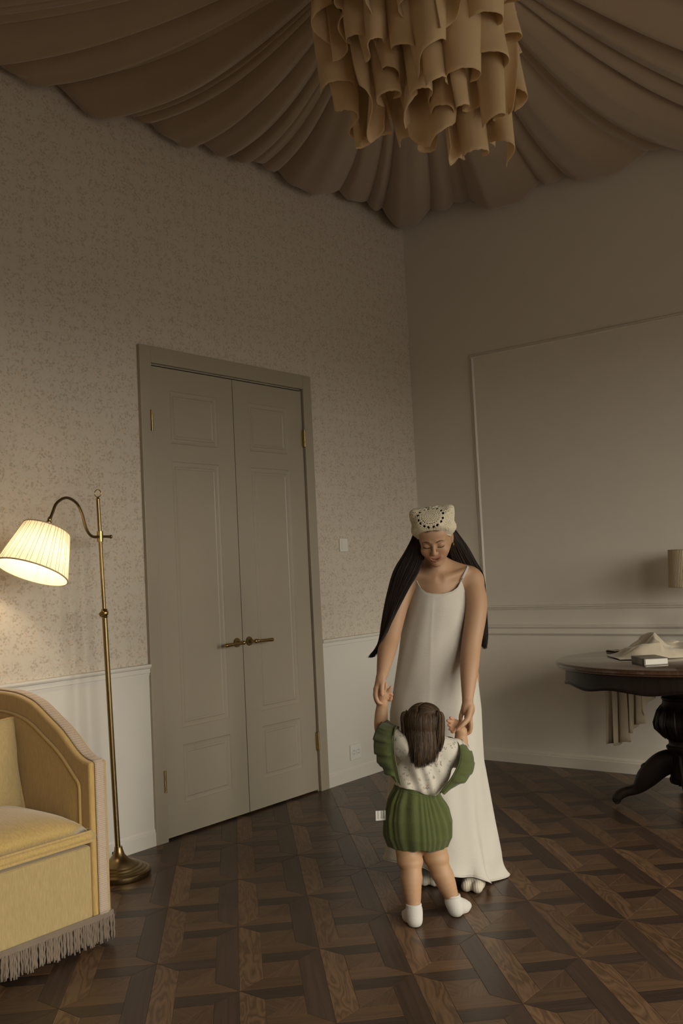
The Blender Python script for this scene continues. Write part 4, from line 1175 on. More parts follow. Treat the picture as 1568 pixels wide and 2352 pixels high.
# face details
def hp(p): return HM @ Vector(p)
for q in (0, 1):
    m = MB(); m.tube([hp(p) for p in lashp[q]], [.0009]+[.0020]*11+[.0009], 6); m.build('eyelashes', M_lash, woman, smooth=True)
    m = MB(); m.tube([hp(p) for p in catmull(browp[q], 14)], [.0018,.0026,.0031,.0034,.0034,.0034,.0033,.0031,.0028,.0025,.0022,.0018,.0013,.0008], 6, flat=.9); m.build('eyebrow', M_brow, woman, smooth=True)
lx = [p[0] for p in lipc]
for k in range(8):       # upper teeth
    m = MB(); rows = []
    for x_ in np.linspace(-.0168+.0042*k+.0002, -.0168+.0042*(k+1)-.0002, 4):
        y_ = interp(x_, lx, [p[1] for p in lipc]) + .0030; z_ = interp(x_, lx, [p[2] for p in lipc]); h_ = .0048*(1-(x_/.024)**2)
        rows.append([hp((x_, y_+.0006, z_+.0032)), hp((x_, y_, z_+.0012)), hp((x_, y_+.0002, z_+.0026-h_))])
    m.grid(rows); m.build('tooth', M_teeth, woman, smooth=True, solid=.001)
m = MB(); c_ = hp((.0790, .004, -.040)); m.tube([c_ + Vector((.001*math.cos(a), .006*math.cos(a), .007*math.sin(a)-.004)) for a in np.linspace(0, 2*PI, 17)], .0014, 6, cap=False)
m.build('earring', M_brass, woman, smooth=True)

# ---- headscarf with real crochet holes
def scarf():
    nth, nph = 460, 130
    a_, b_, c_, n_ = .0985, .114, .110, 4.2
    cen = np.array((0, .008, .022))
    th = np.linspace(0, 2*PI, nth, endpoint=False)
    fr = np.array([math.sin(q) for q in th])       # -1 = front
    pe = np.where(fr < 0, np.radians(109 - 44*np.abs(fr)**1.5), np.radians(104 + 22*fr))
    U = np.linspace(0, 1, nph)
    PH = U[None,:]*pe[:,None]; TH = np.repeat(th[:,None], nph, 1)
    D = np.stack([np.sin(PH)*np.cos(TH), np.sin(PH)*np.sin(TH), np.cos(PH)], -1)
    tl_ = math.radians(24)                        # the square crown points back as the head bows
    dy_ = D[...,1]*math.cos(tl_) - D[...,2]*math.sin(tl_); dz_ = D[...,1]*math.sin(tl_) + D[...,2]*math.cos(tl_)
    ax_ = np.abs(D[...,0])/a_; az_ = np.where(dz_ > 0, np.abs(dz_)/c_, np.abs(dz_)/.16)
    r = 1/np.sqrt((ax_**n_ + az_**n_)**(2/n_) + (dy_/b_)**2)
    ear = np.exp(-((np.abs(D[...,0])-.66)**2 + (dz_-.74)**2)/.030)
    waist = np.exp(-((np.abs(D[...,0])-.95)**2)/.02)*np.exp(-((dz_-.42)/.16)**2)
    r = r + .012*ear - .008*waist
    # the rim hugs the head
    E3 = np.array((.0745, .0955, .0905)); oc = cen - np.array((0, .018, .030))
    A2 = ((D/E3)**2).sum(-1); B2 = (D*oc/E3**2).sum(-1); C2 = ((oc/E3)**2).sum() - 1
    rh = (-B2 + np.sqrt(np.maximum(0, B2*B2 - A2*C2)))/A2
    wr = sstep(.74, 1.0, U)[None, :]
    r = r*(1-wr) + (rh+.002)*wr
    pts = D*r[...,None]
    # pattern space: x across, w down from the motif centre (metres along the surface)
    d0 = np.array((0, -math.sin(math.radians(27)), math.cos(math.radians(27))))
    ang = np.arccos(np.clip(D@d0, -1, 1)); e_u = np.array((1,0,0)); e_v = np.cross(d0, e_u)
    az2 = np.arctan2(D@e_v, D@e_u); rho = ang*.096
    px_, py_ = rho*np.cos(az2), rho*np.sin(az2)
    hole = np.zeros(px_.shape, bool)
    def ring(cx, cy, R, n, rx, ry, ph=0):
        for k in range(n):
            q = 2*PI*k/n + ph; dx, dy = px_-cx-R*math.cos(q), py_-cy-R*math.sin(q)
            tx = -dx*math.sin(q)+dy*math.cos(q); ty = dx*math.cos(q)+dy*math.sin(q)
            hole[(tx/rx)**2 + (ty/ry)**2 < 1] = True
    ring(0,0,.0155,14,.0015,.0013); ring(0,0,.0240,18,.0023,.0017,.1); ring(0,0,.0320,22,.0029,.0020)
    for q in range(8):
        b = q*PI/4 + PI/8
        for off in (-.17, .17):
            cx, cy = .0455*math.cos(b+off), .0455*math.sin(b+off); dx, dy = px_-cx, py_-cy
            t_ = -dx*math.sin(b)+dy*math.cos(b); n2 = dx*math.cos(b)+dy*math.sin(b)
            hole[(np.abs(t_)/.0072 + np.abs(n2)/.0062) < 1] = True
            hole[(np.abs(t_) < .0046) & (np.abs(n2) < .0034)] = True
    for cx, cy in ((-.072,-.038),(.072,-.038),(-.070,.040),(.070,.040),(-.085,0),(.085,0),(0,.075)):
        ring(cx,cy,.0085,8,.0020,.0014); ring(cx,cy,.0150,12,.0027,.0017,.2); ring(cx,cy,.0215,16,.0024,.0016)
    edge = U[None,:] > .93
    hole &= ~np.repeat(edge, nth, 0)
    rel = .0005*np.cos(rho*2*PI/.0062) + .0005*np.sin(az2*36)*(rho > .008) + .0008*np.sin(px_*420)*np.sin(py_*400)*(rho > .05)
    rel = rel + .0025*np.sin(TH*7+1)*np.sin(PH*6)*(rho > .05)
    pts = pts*(1 + (rel/.1)[...,None]) + cen
    # a slightly thicker rolled edge
    P3 = (np.concatenate([pts, np.ones(pts.shape[:2]+(1,))], -1) @ np.array(HM).T)[..., :3]
    V = P3.reshape(-1, 3); fs_ = []
    for i in range(nth):
        i2 = (i+1) % nth
        for j in range(nph-1):
            if hole[i,j] and hole[i2,j+1] : continue
            fs_.append((i*nph+j, i*nph+j+1, i2*nph+j+1, i2*nph+j))
    me = bpy.data.meshes.new('headscarf'); me.from_pydata([tuple(v) for v in V], [], fs_); me.update()
    o = link('headscarf', me, M_crochet, woman, smooth=True, solid=.0024); o['label'] = 'cream crochet headscarf with round openwork motif'
    mm = MB(); rim = [tuple(P3[i, -1]) for i in range(0, nth, 4)]; mm.tube(rim+rim[:1], .0024, 8, cap=False); mm.build('scarf_edge', M_crochet, o, smooth=True)
scarf()

# ---- hair strands
def strands(name, outer, inner, n, mat_, parent, rad=.0026, seed=1, depth=.02, tipspread=.02, nseg=22, drop=.06):
    r3 = random.Random(seed); m = MB()
    O = catmull(outer, nseg); I = catmull(inner, nseg)
    for k in range(n):
        w = r3.random(); dj = r3.uniform(-1, 1); ph = r3.uniform(0, 6.28); sh = r3.uniform(0, drop); en = 1 - r3.random()**2*.16
        pts = []
        tx, ty = r3.gauss(0, tipspread), r3.gauss(0, tipspread)
        for i in range(nseg):
            t = i/(nseg-1)*en; f = t*(nseg-1); i0 = min(int(f), nseg-2); g = f-i0
            po = O[i0]*(1-g)+O[i0+1]*g; pi_ = I[i0]*(1-g)+I[i0+1]*g
            w2 = min(1, max(0, w + .07*math.sin(ph+3.2*t)*math.sin(PI*t))); p = po*(1-w2)+pi_*w2
            bul = math.sin(PI*min(1, w))*.012
            p = p + np.array((0, dj*depth*(.35+.65*math.sin(PI*min(1,t*1.1))) - bul, 0)) + np.array((.0025*math.sin(ph+t*5), .0025*math.cos(ph*1.7+t*4), 0))
            tt = max(0, t-.6)/.4
            p = p + np.array((tx*tt*tt*.6, ty*tt*tt*.4, 0))
            pts.append(tuple(p))
        m.tube(pts, [rad*(.9 if i < nseg*.55 else max(.12, 1-((i/nseg-.55)/.45)**1.5)) for i in range(nseg)], 5)
    return m.build(name, mat_, parent, smooth=True)
# over her right shoulder (image left), in front of the upper arm
strands('hair', [(-.078,.015,1.545),(-.100,.0,1.495),(-.138,-.010,1.432),(-.187,-.020,1.360),(-.221,-.035,1.265),(-.252,-.065,1.151),(-.271,-.105,1.066),(-.292,-.120,1.020),(-.318,-.125,.990)],
                [(-.070,-.055,1.515),(-.072,-.062,1.462),(-.066,-.062,1.400),(-.092,-.080,1.340),(-.132,-.092,1.283),(-.178,-.100,1.206),(-.225,-.118,1.125),(-.262,-.130,1.060),(-.300,-.130,.995)], 1350, M_hairdark, woman, .0013, 1, .022, .010)
# behind her left shoulder (image right)
strands('hair', [(.082,.03,1.545),(.108,.03,1.512),(.150,.035,1.450),(.186,.050,1.378),(.217,.065,1.315),(.221,.070,1.20),(.220,.065,1.10),(.216,.055,1.040),(.203,.05,.985)],
                [(.066,-.025,1.505),(.064,-.010,1.455),(.072,.030,1.405),(.100,.062,1.350),(.140,.080,1.280),(.165,.085,1.18),(.180,.080,1.10),(.190,.070,1.05),(.196,.06,1.0)], 1000, M_hairdark, woman, .0013, 2, .022, .007)
# down her back
strands('hair', [(-.085,.05,1.53),(-.09,.09,1.44),(-.10,.105,1.34),(-.09,.115,1.20),(-.07,.12,1.05)], [(.085,.05,1.53),(.09,.09,1.44),(.10,.105,1.34),(.09,.115,1.20),(.07,.12,1.05)], 200, M_hairdark, woman, .0045, 3, .018, .02)

# ---- dress
zk  = [0, .03, .10, .24, .50, .73, .85, .98, 1.08, 1.19, 1.285, 1.36]
xl_ = [-.276,-.276,-.275,-.270,-.252,-.237,-.211,-.184,-.166,-.138,-.113,-.108]
xr_ = [.190,.190,.192,.178,.158,.166,.162,.152,.143,.136,.128,.125]
yc_ = [-.005,-.003,0,.01,.025,.04,.045,.04,.035,.022,.012,.01]
yh_ = [.215,.213,.208,.195,.170,.155,.150,.138,.130,.124,.100,.09]
hemA = [-180,-150,-120,-90,-60,-40,-20,0,30,60,100,140,180]
hemZ = [.116,.114,.108,.092,.064,.026,.008,.006,.012,.03,.07,.10,.116]
topA = [-180,-172,-163,-155,-150,-143,-134,-120,-105,-85,-66,-52,-44,-37,-28,-14,0,45,90,135,180]
topZ = [1.170,1.200,1.255,1.300,1.316,1.296,1.276,1.257,1.249,1.247,1.255,1.270,1.286,1.300,1.255,1.195,1.165,1.18,1.21,1.18,1.170]
NT_, NV_ = 220, 120
Pd = []
for i in range(NT_):
    a = -PI + 2*PI*i/NT_; d = math.degrees(a); row = []
    zh, zt = interp(d, hemA, hemZ), interp(d, topA, topZ)
    for jv in range(NV_+1):
        v = jv/NV_; z = zh + (zt-zh)*v
        L, R_ = interp(z, zk, xl_), interp(z, zk, xr_); yc, yh = interp(z, zk, yc_), interp(z, zk, yh_)
        cx, hx = (L+R_)/2, (R_-L)/2
        lo = 1 - sstep(.0, .95, np.float64(z))
        fold = (.016*math.sin(4*a+.8+.9*z) + .009*math.sin(7*a+2.0-1.5*z) + .004*math.sin(13*a+3*z))*float(lo)**1.3
        fold += .0016*math.sin(7*a+9*z+2*math.sin(3*z)) + .0009*math.sin(13*a-14*z)
        fold += .0018*math.exp(-((d+99+4*z)/2.2)**2)*(1 if z > .1 else z*10)     # pressed centre crease
        fl = .016*max(0, 1-(z-zh)/.10)**2*math.sin(8*a+1.2) + .012*max(0, 1-(z-zh)/.06)**2*(1 if -60 < d < 40 else .3)
        k = 1 + fold/.2 + fl/.2
        if z > 1.22: k = 1 + (k-1)*.3
        row.append((cx + hx*k*math.cos(a), yc + yh*k*math.sin(a), z + .0015*math.sin(11*a)*(1-v)))
    Pd.append(row)
m = MB(); m.grid(Pd, close_u=True)
dress = m.build('dress', M_dress, woman, smooth=True, solid=.0018); dress['label'] = 'long ivory crinkled linen slip dress'
m = MB(); top_e = [Pd[i][-1] for i in range(NT_)]; m.tube(top_e + top_e[:1], .0019, 6, cap=False)
hem_e = [Pd[i][0] for i in range(NT_)]; m2 = MB(); m2.tube(hem_e + hem_e[:1], .0022, 6, cap=False)
m.build('neckline_binding', M_dress, dress, smooth=True); m2.build('hem', M_dress, dress, smooth=True)
iL = min(range(NT_), key=lambda i: abs(-180+360*i/NT_+150)); iR = min(range(NT_), key=lambda i: abs(-180+360*i/NT_+37))
for e_, path in ((Pd[iL][-1], [(-.098,-.040,1.338),(-.101,-.020,1.350),(-.104,.010,1.357),(-.104,.050,1.340),(-.095,.085,1.28),(-.085,.112,1.215)]),
                 (Pd[iR][-1], [(.120,-.048,1.330),(.136,-.024,1.353),(.142,.010,1.361),(.136,.050,1.345),(.115,.085,1.28),(.095,.112,1.215)])):
    m = MB(); m.tube(catmull([e_] + path, 30), .0056, 8, flat=.30, up=(0,-1,.2)); m.build('strap', M_dress, dress, smooth=True)
m = MB(); m.tube([(.100,-.0755,1.306),(.108,-.0755,1.310)], .0022, 8); m.build('strap_slider', M_brass, dress, smooth=True)

# ---- socks
def foot_sdf(heel, toe, w, ankle, zt, mat_, parent, label=None, st=.0026, toe_r=.023):
    lo = np.minimum(np.minimum(heel, toe), ankle) - .07; hi = np.maximum(np.maximum(heel, toe), ankle) + .07
    F_ = SDF(np.arange(lo[0], hi[0], st), np.arange(lo[1], hi[1], st), np.arange(.0005, zt+.012, st))
    hv, tv = Vector(heel), Vector(toe); d = (tv-hv); d.z = 0; d.normalize(); p_ = Vector((-d.y, d.x, 0))
    F_.cone(hv, ankle, w*.42, w*.40, .02); F_.cone(ankle, (ankle[0], ankle[1], zt), w*.40, w*.40, .015)
    mid = hv.lerp(tv, .62)
    F_.cone(hv, mid, w*.42, w*.38, .02)
    for q, ln in ((-.26, .94), (.26, 1.0)):
        F_.cone(mid + p_*w*q*.7, hv.lerp(tv, ln) + p_*w*q, w*.34, toe_r, .018)
    F_.cone(ankle, mid, w*.38, w*.36, .03)
    Z3 = F_.c[2][None, None, :]
    F_.F = np.maximum(F_.F, np.maximum(.0025 - Z3, Z3 - zt))
    Pq, Fq = F_.mesh(); o, _ = np_mesh('sock', Pq, Fq, mat_, parent, 1)
    return o
foot_sdf((-.105,.085,.034), (-.110,-.085,.026), .082, (-.105,.060,.085), .115, M_sock, woman)
foot_sdf((.105,-.030,.034), (.058,-.190,.026), .090, (.092,-.020,.085), .115, M_sock, woman)
# ================================================================== THE TODDLER
KX, KY = -2.6901, -1.7532
kid = thing('person', 'toddler seen from behind in green romper and floral blouse holding the hands of the woman', 'person', (KX, KY, 0), ROT)
M_kskin = skin_mat('toddler_skin')
M_green = NT('olive_green_muslin'); _t = M_green; _v = _t.coord(); _v2 = _t.coord(scale=(60, 60, 12))
_t.set(Base_Color=_t.mix(_t.noise(_v, 14, 3), (0.060, 0.074, 0.023), (0.086, 0.103, 0.034)), Roughness=.9, Sheen_Weight=.2, Specular_IOR_Level=.15)
_t.bump(_t.math('ADD', _t.noise(_v2, 3, 3, .6), _t.math('MULTIPLY', _t.noise(_v, 500, 2), .3)), .35, .004); M_green = _t.m
def sprig():
    t = NT('ivory_floral_cotton'); v = t.coord()
    nz = t.n('ShaderNodeTexNoise', i_Scale=60.0); t.l(v, nz.inputs['Vector'])
    add = t.n('ShaderNodeVectorMath', operation='MULTIPLY_ADD'); t.l(nz.outputs[1], add.inputs[0]); add.inputs[1].default_value = (.012,.012,.012); t.l(v, add.inputs[2])
    cl = t.n('ShaderNodeTexVoronoi', i_Scale=50.0); t.l(add.outputs[0], cl.inputs['Vector'])
    lf = t.n('ShaderNodeTexVoronoi', i_Scale=150.0); t.l(add.outputs[0], lf.inputs['Vector'])
    m1 = t.math('MULTIPLY', t.ramp(cl.outputs['Distance'], [(.28, 1.0), (.48, 0.0)]), t.ramp(lf.outputs['Distance'], [(.42, 1.0), (.55, 0.0)]))
    sp = t.n('ShaderNodeSeparateColor'); t.l(cl.outputs['Color'], sp.inputs[0])
    tone = t.mix(t.math('GREATER_THAN', sp.outputs[0], .5), (0.14, 0.13, 0.10), (0.34, 0.23, 0.15))
    c = t.mix(t.math('MULTIPLY', m1, .8), (0.50, 0.465, 0.40), tone)
    t.set(Base_Color=c, Roughness=.85, Sheen_Weight=.1, Specular_IOR_Level=.15); t.bump(t.noise(v, 40, 3), .2, .006); return t.m
M_sprig = sprig()
M_hairkid = hair_mat('brown_toddler_hair', (0.020, 0.012, 0.007), (0.066, 0.040, 0.022))
M_hairtip = hair_mat('light_brown_hair', (0.070, 0.043, 0.023), (0.16, 0.102, 0.055))
M_ksock = plain('white_cotton_sock', (0.52, 0.495, 0.46), .9, var=.03, bump=.35, bscale=260)

KH = Matrix.Translation((.026, .030, .735)) @ Matrix.Rotation(math.radians(-28), 4, 'Z') @ Matrix.Rotation(math.radians(-4), 4, 'X')   # +y is the face
S = SDF(grid_axis([(-.20,.24,.0021)]), grid_axis([(-.16,.215,.0023)]), grid_axis([(.045,.27,.003),(.27,.62,.004),(.62,.92,.0021)]))
S.ell((-.022, .010, .40), (.082, .070, .10), .03); S.ell((-.015, .012, .50), (.070, .060, .09), .04); S.ell((.008, .018, .60), (.075, .058, .075), .04)
S.cone((-.055, .022, .650), (.080, .022, .625), .034, .034, .04)
S.cone((.020, .022, .62), (.026, .026, .69), .034, .034, .02)
# legs
S.chain([(-.068, -.005, .335), (-.068, -.028, .245), (-.064, -.055, .200), (-.066, -.075, .150), (-.064, -.095, .060)], [.056, .051, .041, .039, .026], .012)
S.chain([(.018, .000, .335), (.034, -.002, .245), (.048, -.010, .190), (.070, -.020, .130), (.094, -.022, .062)], [.056, .051, .042, .039, .025], .012)
S.ell((-.066,-.046,.222), (.050,.048,.030), .010); S.ell((.040,-.006,.218), (.050,.047,.030), .010); S.ell((-.066,-.064,.165), (.042,.040,.026), .010); S.ell((.058,-.014,.158), (.042,.040,.026), .010)      # plump knee folds
# arms
S.chain([(-.078,.025,.655), (-.128,.090,.690), (-.147,.128,.712), (-.144,.150,.765), (-.137,.152,.815)], [.036,.032,.029,.027,.021], .02)
S.chain([(.098,.025,.628), (.150,.085,.605), (.176,.125,.605), (.181,.150,.650), (.184,.152,.680)], [.036,.032,.029,.027,.022], .02)
# hand held high (image left)
S.cone((-.137,.152,.812), (-.133,.150,.852), .0205, .0205, .012); S.ell((-.130,.148,.846), (.024,.017,.022), .01)
S.chain([(-.128,.142,.862), (-.1205,.140,.876), (-.1185,.142,.893)], [.0082,.0072,.0058], .004)
S.chain([(-.116,.140,.858), (-.106,.136,.868), (-.0985,.134,.879)], [.0080,.0072,.0058], .004)
S.chain([(-.112,.146,.846), (-.101,.142,.851), (-.096,.143,.846)], [.0078,.0070,.0058], .004)
S.chain([(-.140,.146,.864), (-.138,.150,.880), (-.136,.158,.890)], [.0080,.0070,.0056], .004)
S.chain([(-.113,.150,.832), (-.104,.142,.826), (-.099,.140,.834)], [.0085,.0074,.0060], .004)
# hand held low (image right)
S.cone((.184,.152,.680), (.165,.150,.706), .021, .020, .012); S.ell((.158,.148,.712), (.023,.017,.021), .01, 'add', Matrix.Rotation(.6, 3, 'Y').to_quaternion())
S.chain([(.147,.140,.722), (.137,.132,.726), (.1275,.130,.7305)], [.0082,.0072,.0058], .004)
S.chain([(.145,.138,.712), (.137,.126,.710), (.1300,.126,.7140)], [.0080,.0070,.0056], .004)
S.chain([(.148,.136,.702), (.141,.124,.696), (.1340,.126,.6960)], [.0080,.0070,.0056], .004)
S.chain([(.154,.136,.694), (.149,.124,.686), (.1420,.126,.6850)], [.0078,.0068,.0054], .004)
S.chain([(.150,.146,.728), (.146,.136,.738), (.1400,.130,.7420)], [.0084,.0072,.0060], .004)
# head (face looks away from the viewer)
S.M = KH
S.ell((0, -.006, .012), (.071, .078, .070), .02); S.ell((0, .018, -.028), (.060, .056, .052), .03)
for q in (-1, 1):
    S.ell((q*.030, .050, -.035), (.026, .022, .024), .015); S.ell((q*.072, -.002, -.014), (.008, .014, .020), .006)
    S.ell((q*.026, .074, -.004), (.013, .010, .009), .01, 'sub'); S.ell((q*.026, .060, -.004), (.011, .011, .011), .004)
S.ell((0, .076, -.022), (.009, .010, .008), .008); S.ell((0, .058, -.062), (.016, .014, .012), .015)
S.cone((-.011, .070, -.043), (.011, .070, -.043), .005, .005, .004)
S.M = Matrix.Identity(4)
P, Fc = S.mesh(); kb, P = np_mesh('body', P, Fc, M_kskin, kid)
col = np.tile(np.array((0.41, 0.248, 0.138)), (len(P), 1))
Hi = np.array(KH.inverted()); Q = P @ Hi[:3,:3].T + Hi[:3,3]
near = (np.linalg.norm(Q, axis=1) < .12)
blend(near*sstep(-.004, .004, Q[:,2]*.9 - Q[:,1]*.75 + .012), (0.028, 0.017, 0.010))
for q in (-1, 1): blend(.4*ball((q*.034, .068, -.034), .026, .9), (0.55, 0.24, 0.16))
blend(.8*ball((0, .074, -.043), .014, .4), (0.42, 0.16, 0.12))
tips = np.zeros(len(P))
for tp in ((-.1185,.142,.893),(-.0985,.134,.879),(-.096,.143,.846),(-.136,.158,.890),(-.099,.140,.834),(.1275,.130,.7305),(.130,.126,.714),(.134,.126,.696),(.142,.126,.685),(.140,.13,.742)):
    tips = np.maximum(tips, 1-sstep(.004, .020, np.linalg.norm(P-np.array(tp), axis=1)))
blend(.6*tips, (0.58, 0.23, 0.15)); tint(kb, col)

# ---- socks
foot_sdf((-.064,-.118,.024), (-.080,-.030,.018), .060, (-.064,-.100,.052), .078, M_ksock, kid, st=.0022, toe_r=.015)
foot_sdf((.104,-.034,.026), (.146,.036,.018), .060, (.095,-.022,.054), .080, M_ksock, kid, st=.0022, toe_r=.015)
for c_ in ((-.064,-.0965,.073), (.0945,-.022,.075)):
    m = MB(); m.tube([(c_[0]+.0268*math.cos(a), c_[1]+.0268*math.sin(a), c_[2]+.004*math.sin(a*8)*.1) for a in np.linspace(0, 2*PI, 33)], .0042, 8, cap=False, flat=1.4); m.build('sock_cuff', M_ksock, kid, smooth=True)

# ---- romper: gathered bloomers
def romper():
    nt, nv = 180, 60; P = []
    wL_, wR_ = -.108, .067           # waist ends in x, tilted waistline
    for i in range(nt):
        a = 2*PI*i/nt; row = []
        ca, sa = math.cos(a), math.sin(a)
        g = math.sin(26*a+2.6*math.sin(5*a)+1.7*math.sin(2*a+2)) ; g2 = math.sin(11*a+2.4*math.sin(3*a+1)); g3 = math.sin(58*a+1.5*math.sin(7*a))
        for j in range(nv+1):
            v = j/nv                        # 0 waist, 1 bottom
            zc = interp(v, [0,.06,.14,.30,.50,.70,.85,1.0], [.512,.498,.478,.432,.372,.312,.270,.254])
            rx = interp(v, [0,.06,.14,.30,.50,.70,.85,1.0], [.087,.085,.090,.114,.130,.132,.118,.084])
            ry = interp(v, [0,.06,.14,.30,.50,.70,.85,1.0], [.066,.065,.070,.092,.106,.108,.096,.064])
            cx = interp(v, [0,.3,.6,1], [-.020,-.024,-.024,-.024]); cy = .004
            tilt = -.33*(1-v)**1.5
            am = interp(v, [0,.06,.14,.24,.40,.75,1], [.0008,.0008,.0030,.0052,.0034,.0026,.0026])
            k = 1 + (am*(.65*g + .75*g2) + .004*math.sin(3*a+6*v) + .0016*g3*max(0, 1-v/.16))/.1
            x = cx + rx*k*ca; y = cy + ry*k*sa
            z = zc + tilt*rx*ca
            # two leg lobes: raise the middle of the underside
            if v > .8: z += .022*(v-.8)/.2*math.exp(-(ca/.22)**2)
            row.append((x, y, z))
        P.append(row)
    m = MB(); m.grid(P, close_u=True, flip=True)
    # underside closed to a crotch seam
    b0 = len(m.v); last = [P[i][-1] for i in range(nt)]
    ring2 = [(-.024+(p[0]+.024)*.55, .004+(p[1]-.004)*.5, p[2]+.012) for p in last]
    m.grid([last, ring2], close_v=True, flip=False)
    o = m.build('romper', M_green, kid, smooth=True, merge=True, solid=.002); o['label'] = 'olive green gathered bloomer romper'
    mm = MB(); rim = [tuple(np.array(P[i][3])*1) for i in range(nt)]
    for lev in (0, 8):
        mm = MB(); rim = [P[i][lev] for i in range(nt)]; mm.tube(rim+rim[:1], .0022, 6, cap=False); mm.build('waistband_seam', M_green, o, smooth=True)
    return o
rom = romper()
# swing tag with barcode
M_tag = NT('barcode_tag'); _t = M_tag; _v = _t.coord(); _s = _t.n('ShaderNodeSeparateXYZ'); _t.l(_v, _s.inputs[0])
_wn = _t.n('ShaderNodeTexWhiteNoise', noise_dimensions='1D'); _t.l(_t.math('FLOOR', _t.math('MULTIPLY', _s.outputs[0], 620)), _wn.inputs['W'])
_in = _t.math('MULTIPLY', _t.math('GREATER_THAN', _s.outputs[0], -.012), _t.math('MULTIPLY', _t.math('LESS_THAN', _s.outputs[0], .016), _t.math('GREATER_THAN', _s.outputs[2], -.012)))
_t.set(Base_Color=_t.mix(_t.math('MULTIPLY', _in, _t.math('GREATER_THAN', _wn.outputs['Value'], .55)), (0.62,0.60,0.54), (0.12,0.11,0.10)), Roughness=.6); M_tag = _t.m
m = MB(); m.box(-.020, .020, -.0004, .0004, -.019, .019); o = m.build('tag', M_tag, rom); o.location = (-.172, -.030, .400); o.rotation_euler = (0, .03, .15); o['label'] = 'white paper tag with a barcode'

# ---- blouse
def blouse():
    B = SDF(np.arange(-.20, .22, .0028), np.arange(-.11, .15, .0028), np.arange(.44, .74, .0028))
    B.ell((.008, .012, .555), (.110, .080, .080), .03); B.ell((.012, .016, .635), (.088, .066, .060), .04)
    B.cone((-.075,.022,.660), (-.135,.090,.698), .050, .043, .03); B.cone((.095,.018,.630), (.152,.060,.606), .058, .056, .03)
    B.ell((-.012,.004,.505), (.103, .080, .050), .03)
    X = B.c[0][:,None,None]; Y = B.c[1][None,:,None]; Z = B.c[2][None,None,:]
    zz = Z + .32*(X+.02)          # waist runs down to the right
    wr = .0030*np.sin(38*zz + 9*np.sin(14*X) + 12*Y) + .0022*np.sin(55*X+30*Z) + .0018*np.sin(70*X-46*zz+1)
    B.F = B.F + wr.astype(np.float32)
    B.F = np.maximum(B.F, (.489 - zz - .005*np.sin(40*X)).astype(np.float32))          # tucked into the waistband
    B.F = np.maximum(B.F, -(np.sqrt((X-.022)**2 + (Y-.024)**2) - .034 + np.maximum(0, .68-Z)*4).astype(np.float32))      # neck opening
    # sleeve ends
    for c, d in (((-.138,.096,.700), (-.55,.62,.45)), ((.168,.098,.604), (.66,.74,-.10))):
        d = np.array(d)/np.linalg.norm(d); pl_ = (X-c[0])*d[0] + (Y-c[1])*d[1] + (Z-c[2])*d[2]
        B.F = np.where((np.abs(X-c[0]) < .075) & (np.abs(Z-c[2]) < .08), np.maximum(B.F, pl_.astype(np.float32)), B.F)
    Pq, Fq = B.mesh(); o, _ = np_mesh('blouse', Pq, Fq, M_sprig, kid, 1); o['label'] = 'ivory floral print blouse'; return o
blo = blouse()
# ---- straps with ruffles (part of the romper)
def ruffle(inner, outer, name, waves, amp, seed, n=110, nv=12, mat_=None):
    I = catmull(inner, n); O = catmull(outer, n); P = []
    for i in range(n):
        t = i/(n-1); row = []
        for j in range(nv+1):
            v = j/nv; p = I[i]*(1-v) + O[i]*v
            w = amp*v*(math.sin(2*PI*waves*t + seed) + .5*math.sin(2*PI*waves*1.7*t + 2*seed))
            row.append((p[0]+.25*w, p[1] - .016*math.sin(PI*v) + w, p[2] + .3*w))
        P.append(row)
    m = MB(); m.grid(P); return m.build(name, mat_ or M_green, rom, smooth=True, solid=.002)
ruffle([(-.082,.060,.728),(-.100,.020,.722),(-.112,-.030,.690),(-.113,-.056,.640),(-.106,-.066,.585),(-.096,-.064,.530)],
       [(-.120,.110,.744),(-.152,.072,.742),(-.182,.030,.700),(-.182,-.010,.640),(-.160,-.030,.585),(-.112,-.050,.540)], 'ruffle', 6.5, .0085, .4)
ruffle([(.110,.080,.668),(.142,.035,.664),(.160,-.010,.638),(.148,-.050,.594),(.116,-.074,.545),(.066,-.080,.494)],
       [(.150,.115,.655),(.184,.080,.650),(.206,.040,.622),(.212,.000,.574),(.178,-.040,.528),(.080,-.076,.486)], 'ruffle', 6.5, .0085, 2.0)
for pts in ([(-.080,.062,.722),(-.096,.020,.724),(-.106,-.030,.692),(-.107,-.060,.640),(-.100,-.070,.585),(-.090,-.068,.525)],
            [(.106,.080,.670),(.138,.035,.668),(.156,-.012,.640),(.144,-.054,.594),(.111,-.078,.544),(.062,-.083,.488)]):
    m = MB(); m.tube(catmull(pts, 40), .0085, 8, flat=.35, up=(0,-1,0)); m.build('strap', M_green, rom, smooth=True)

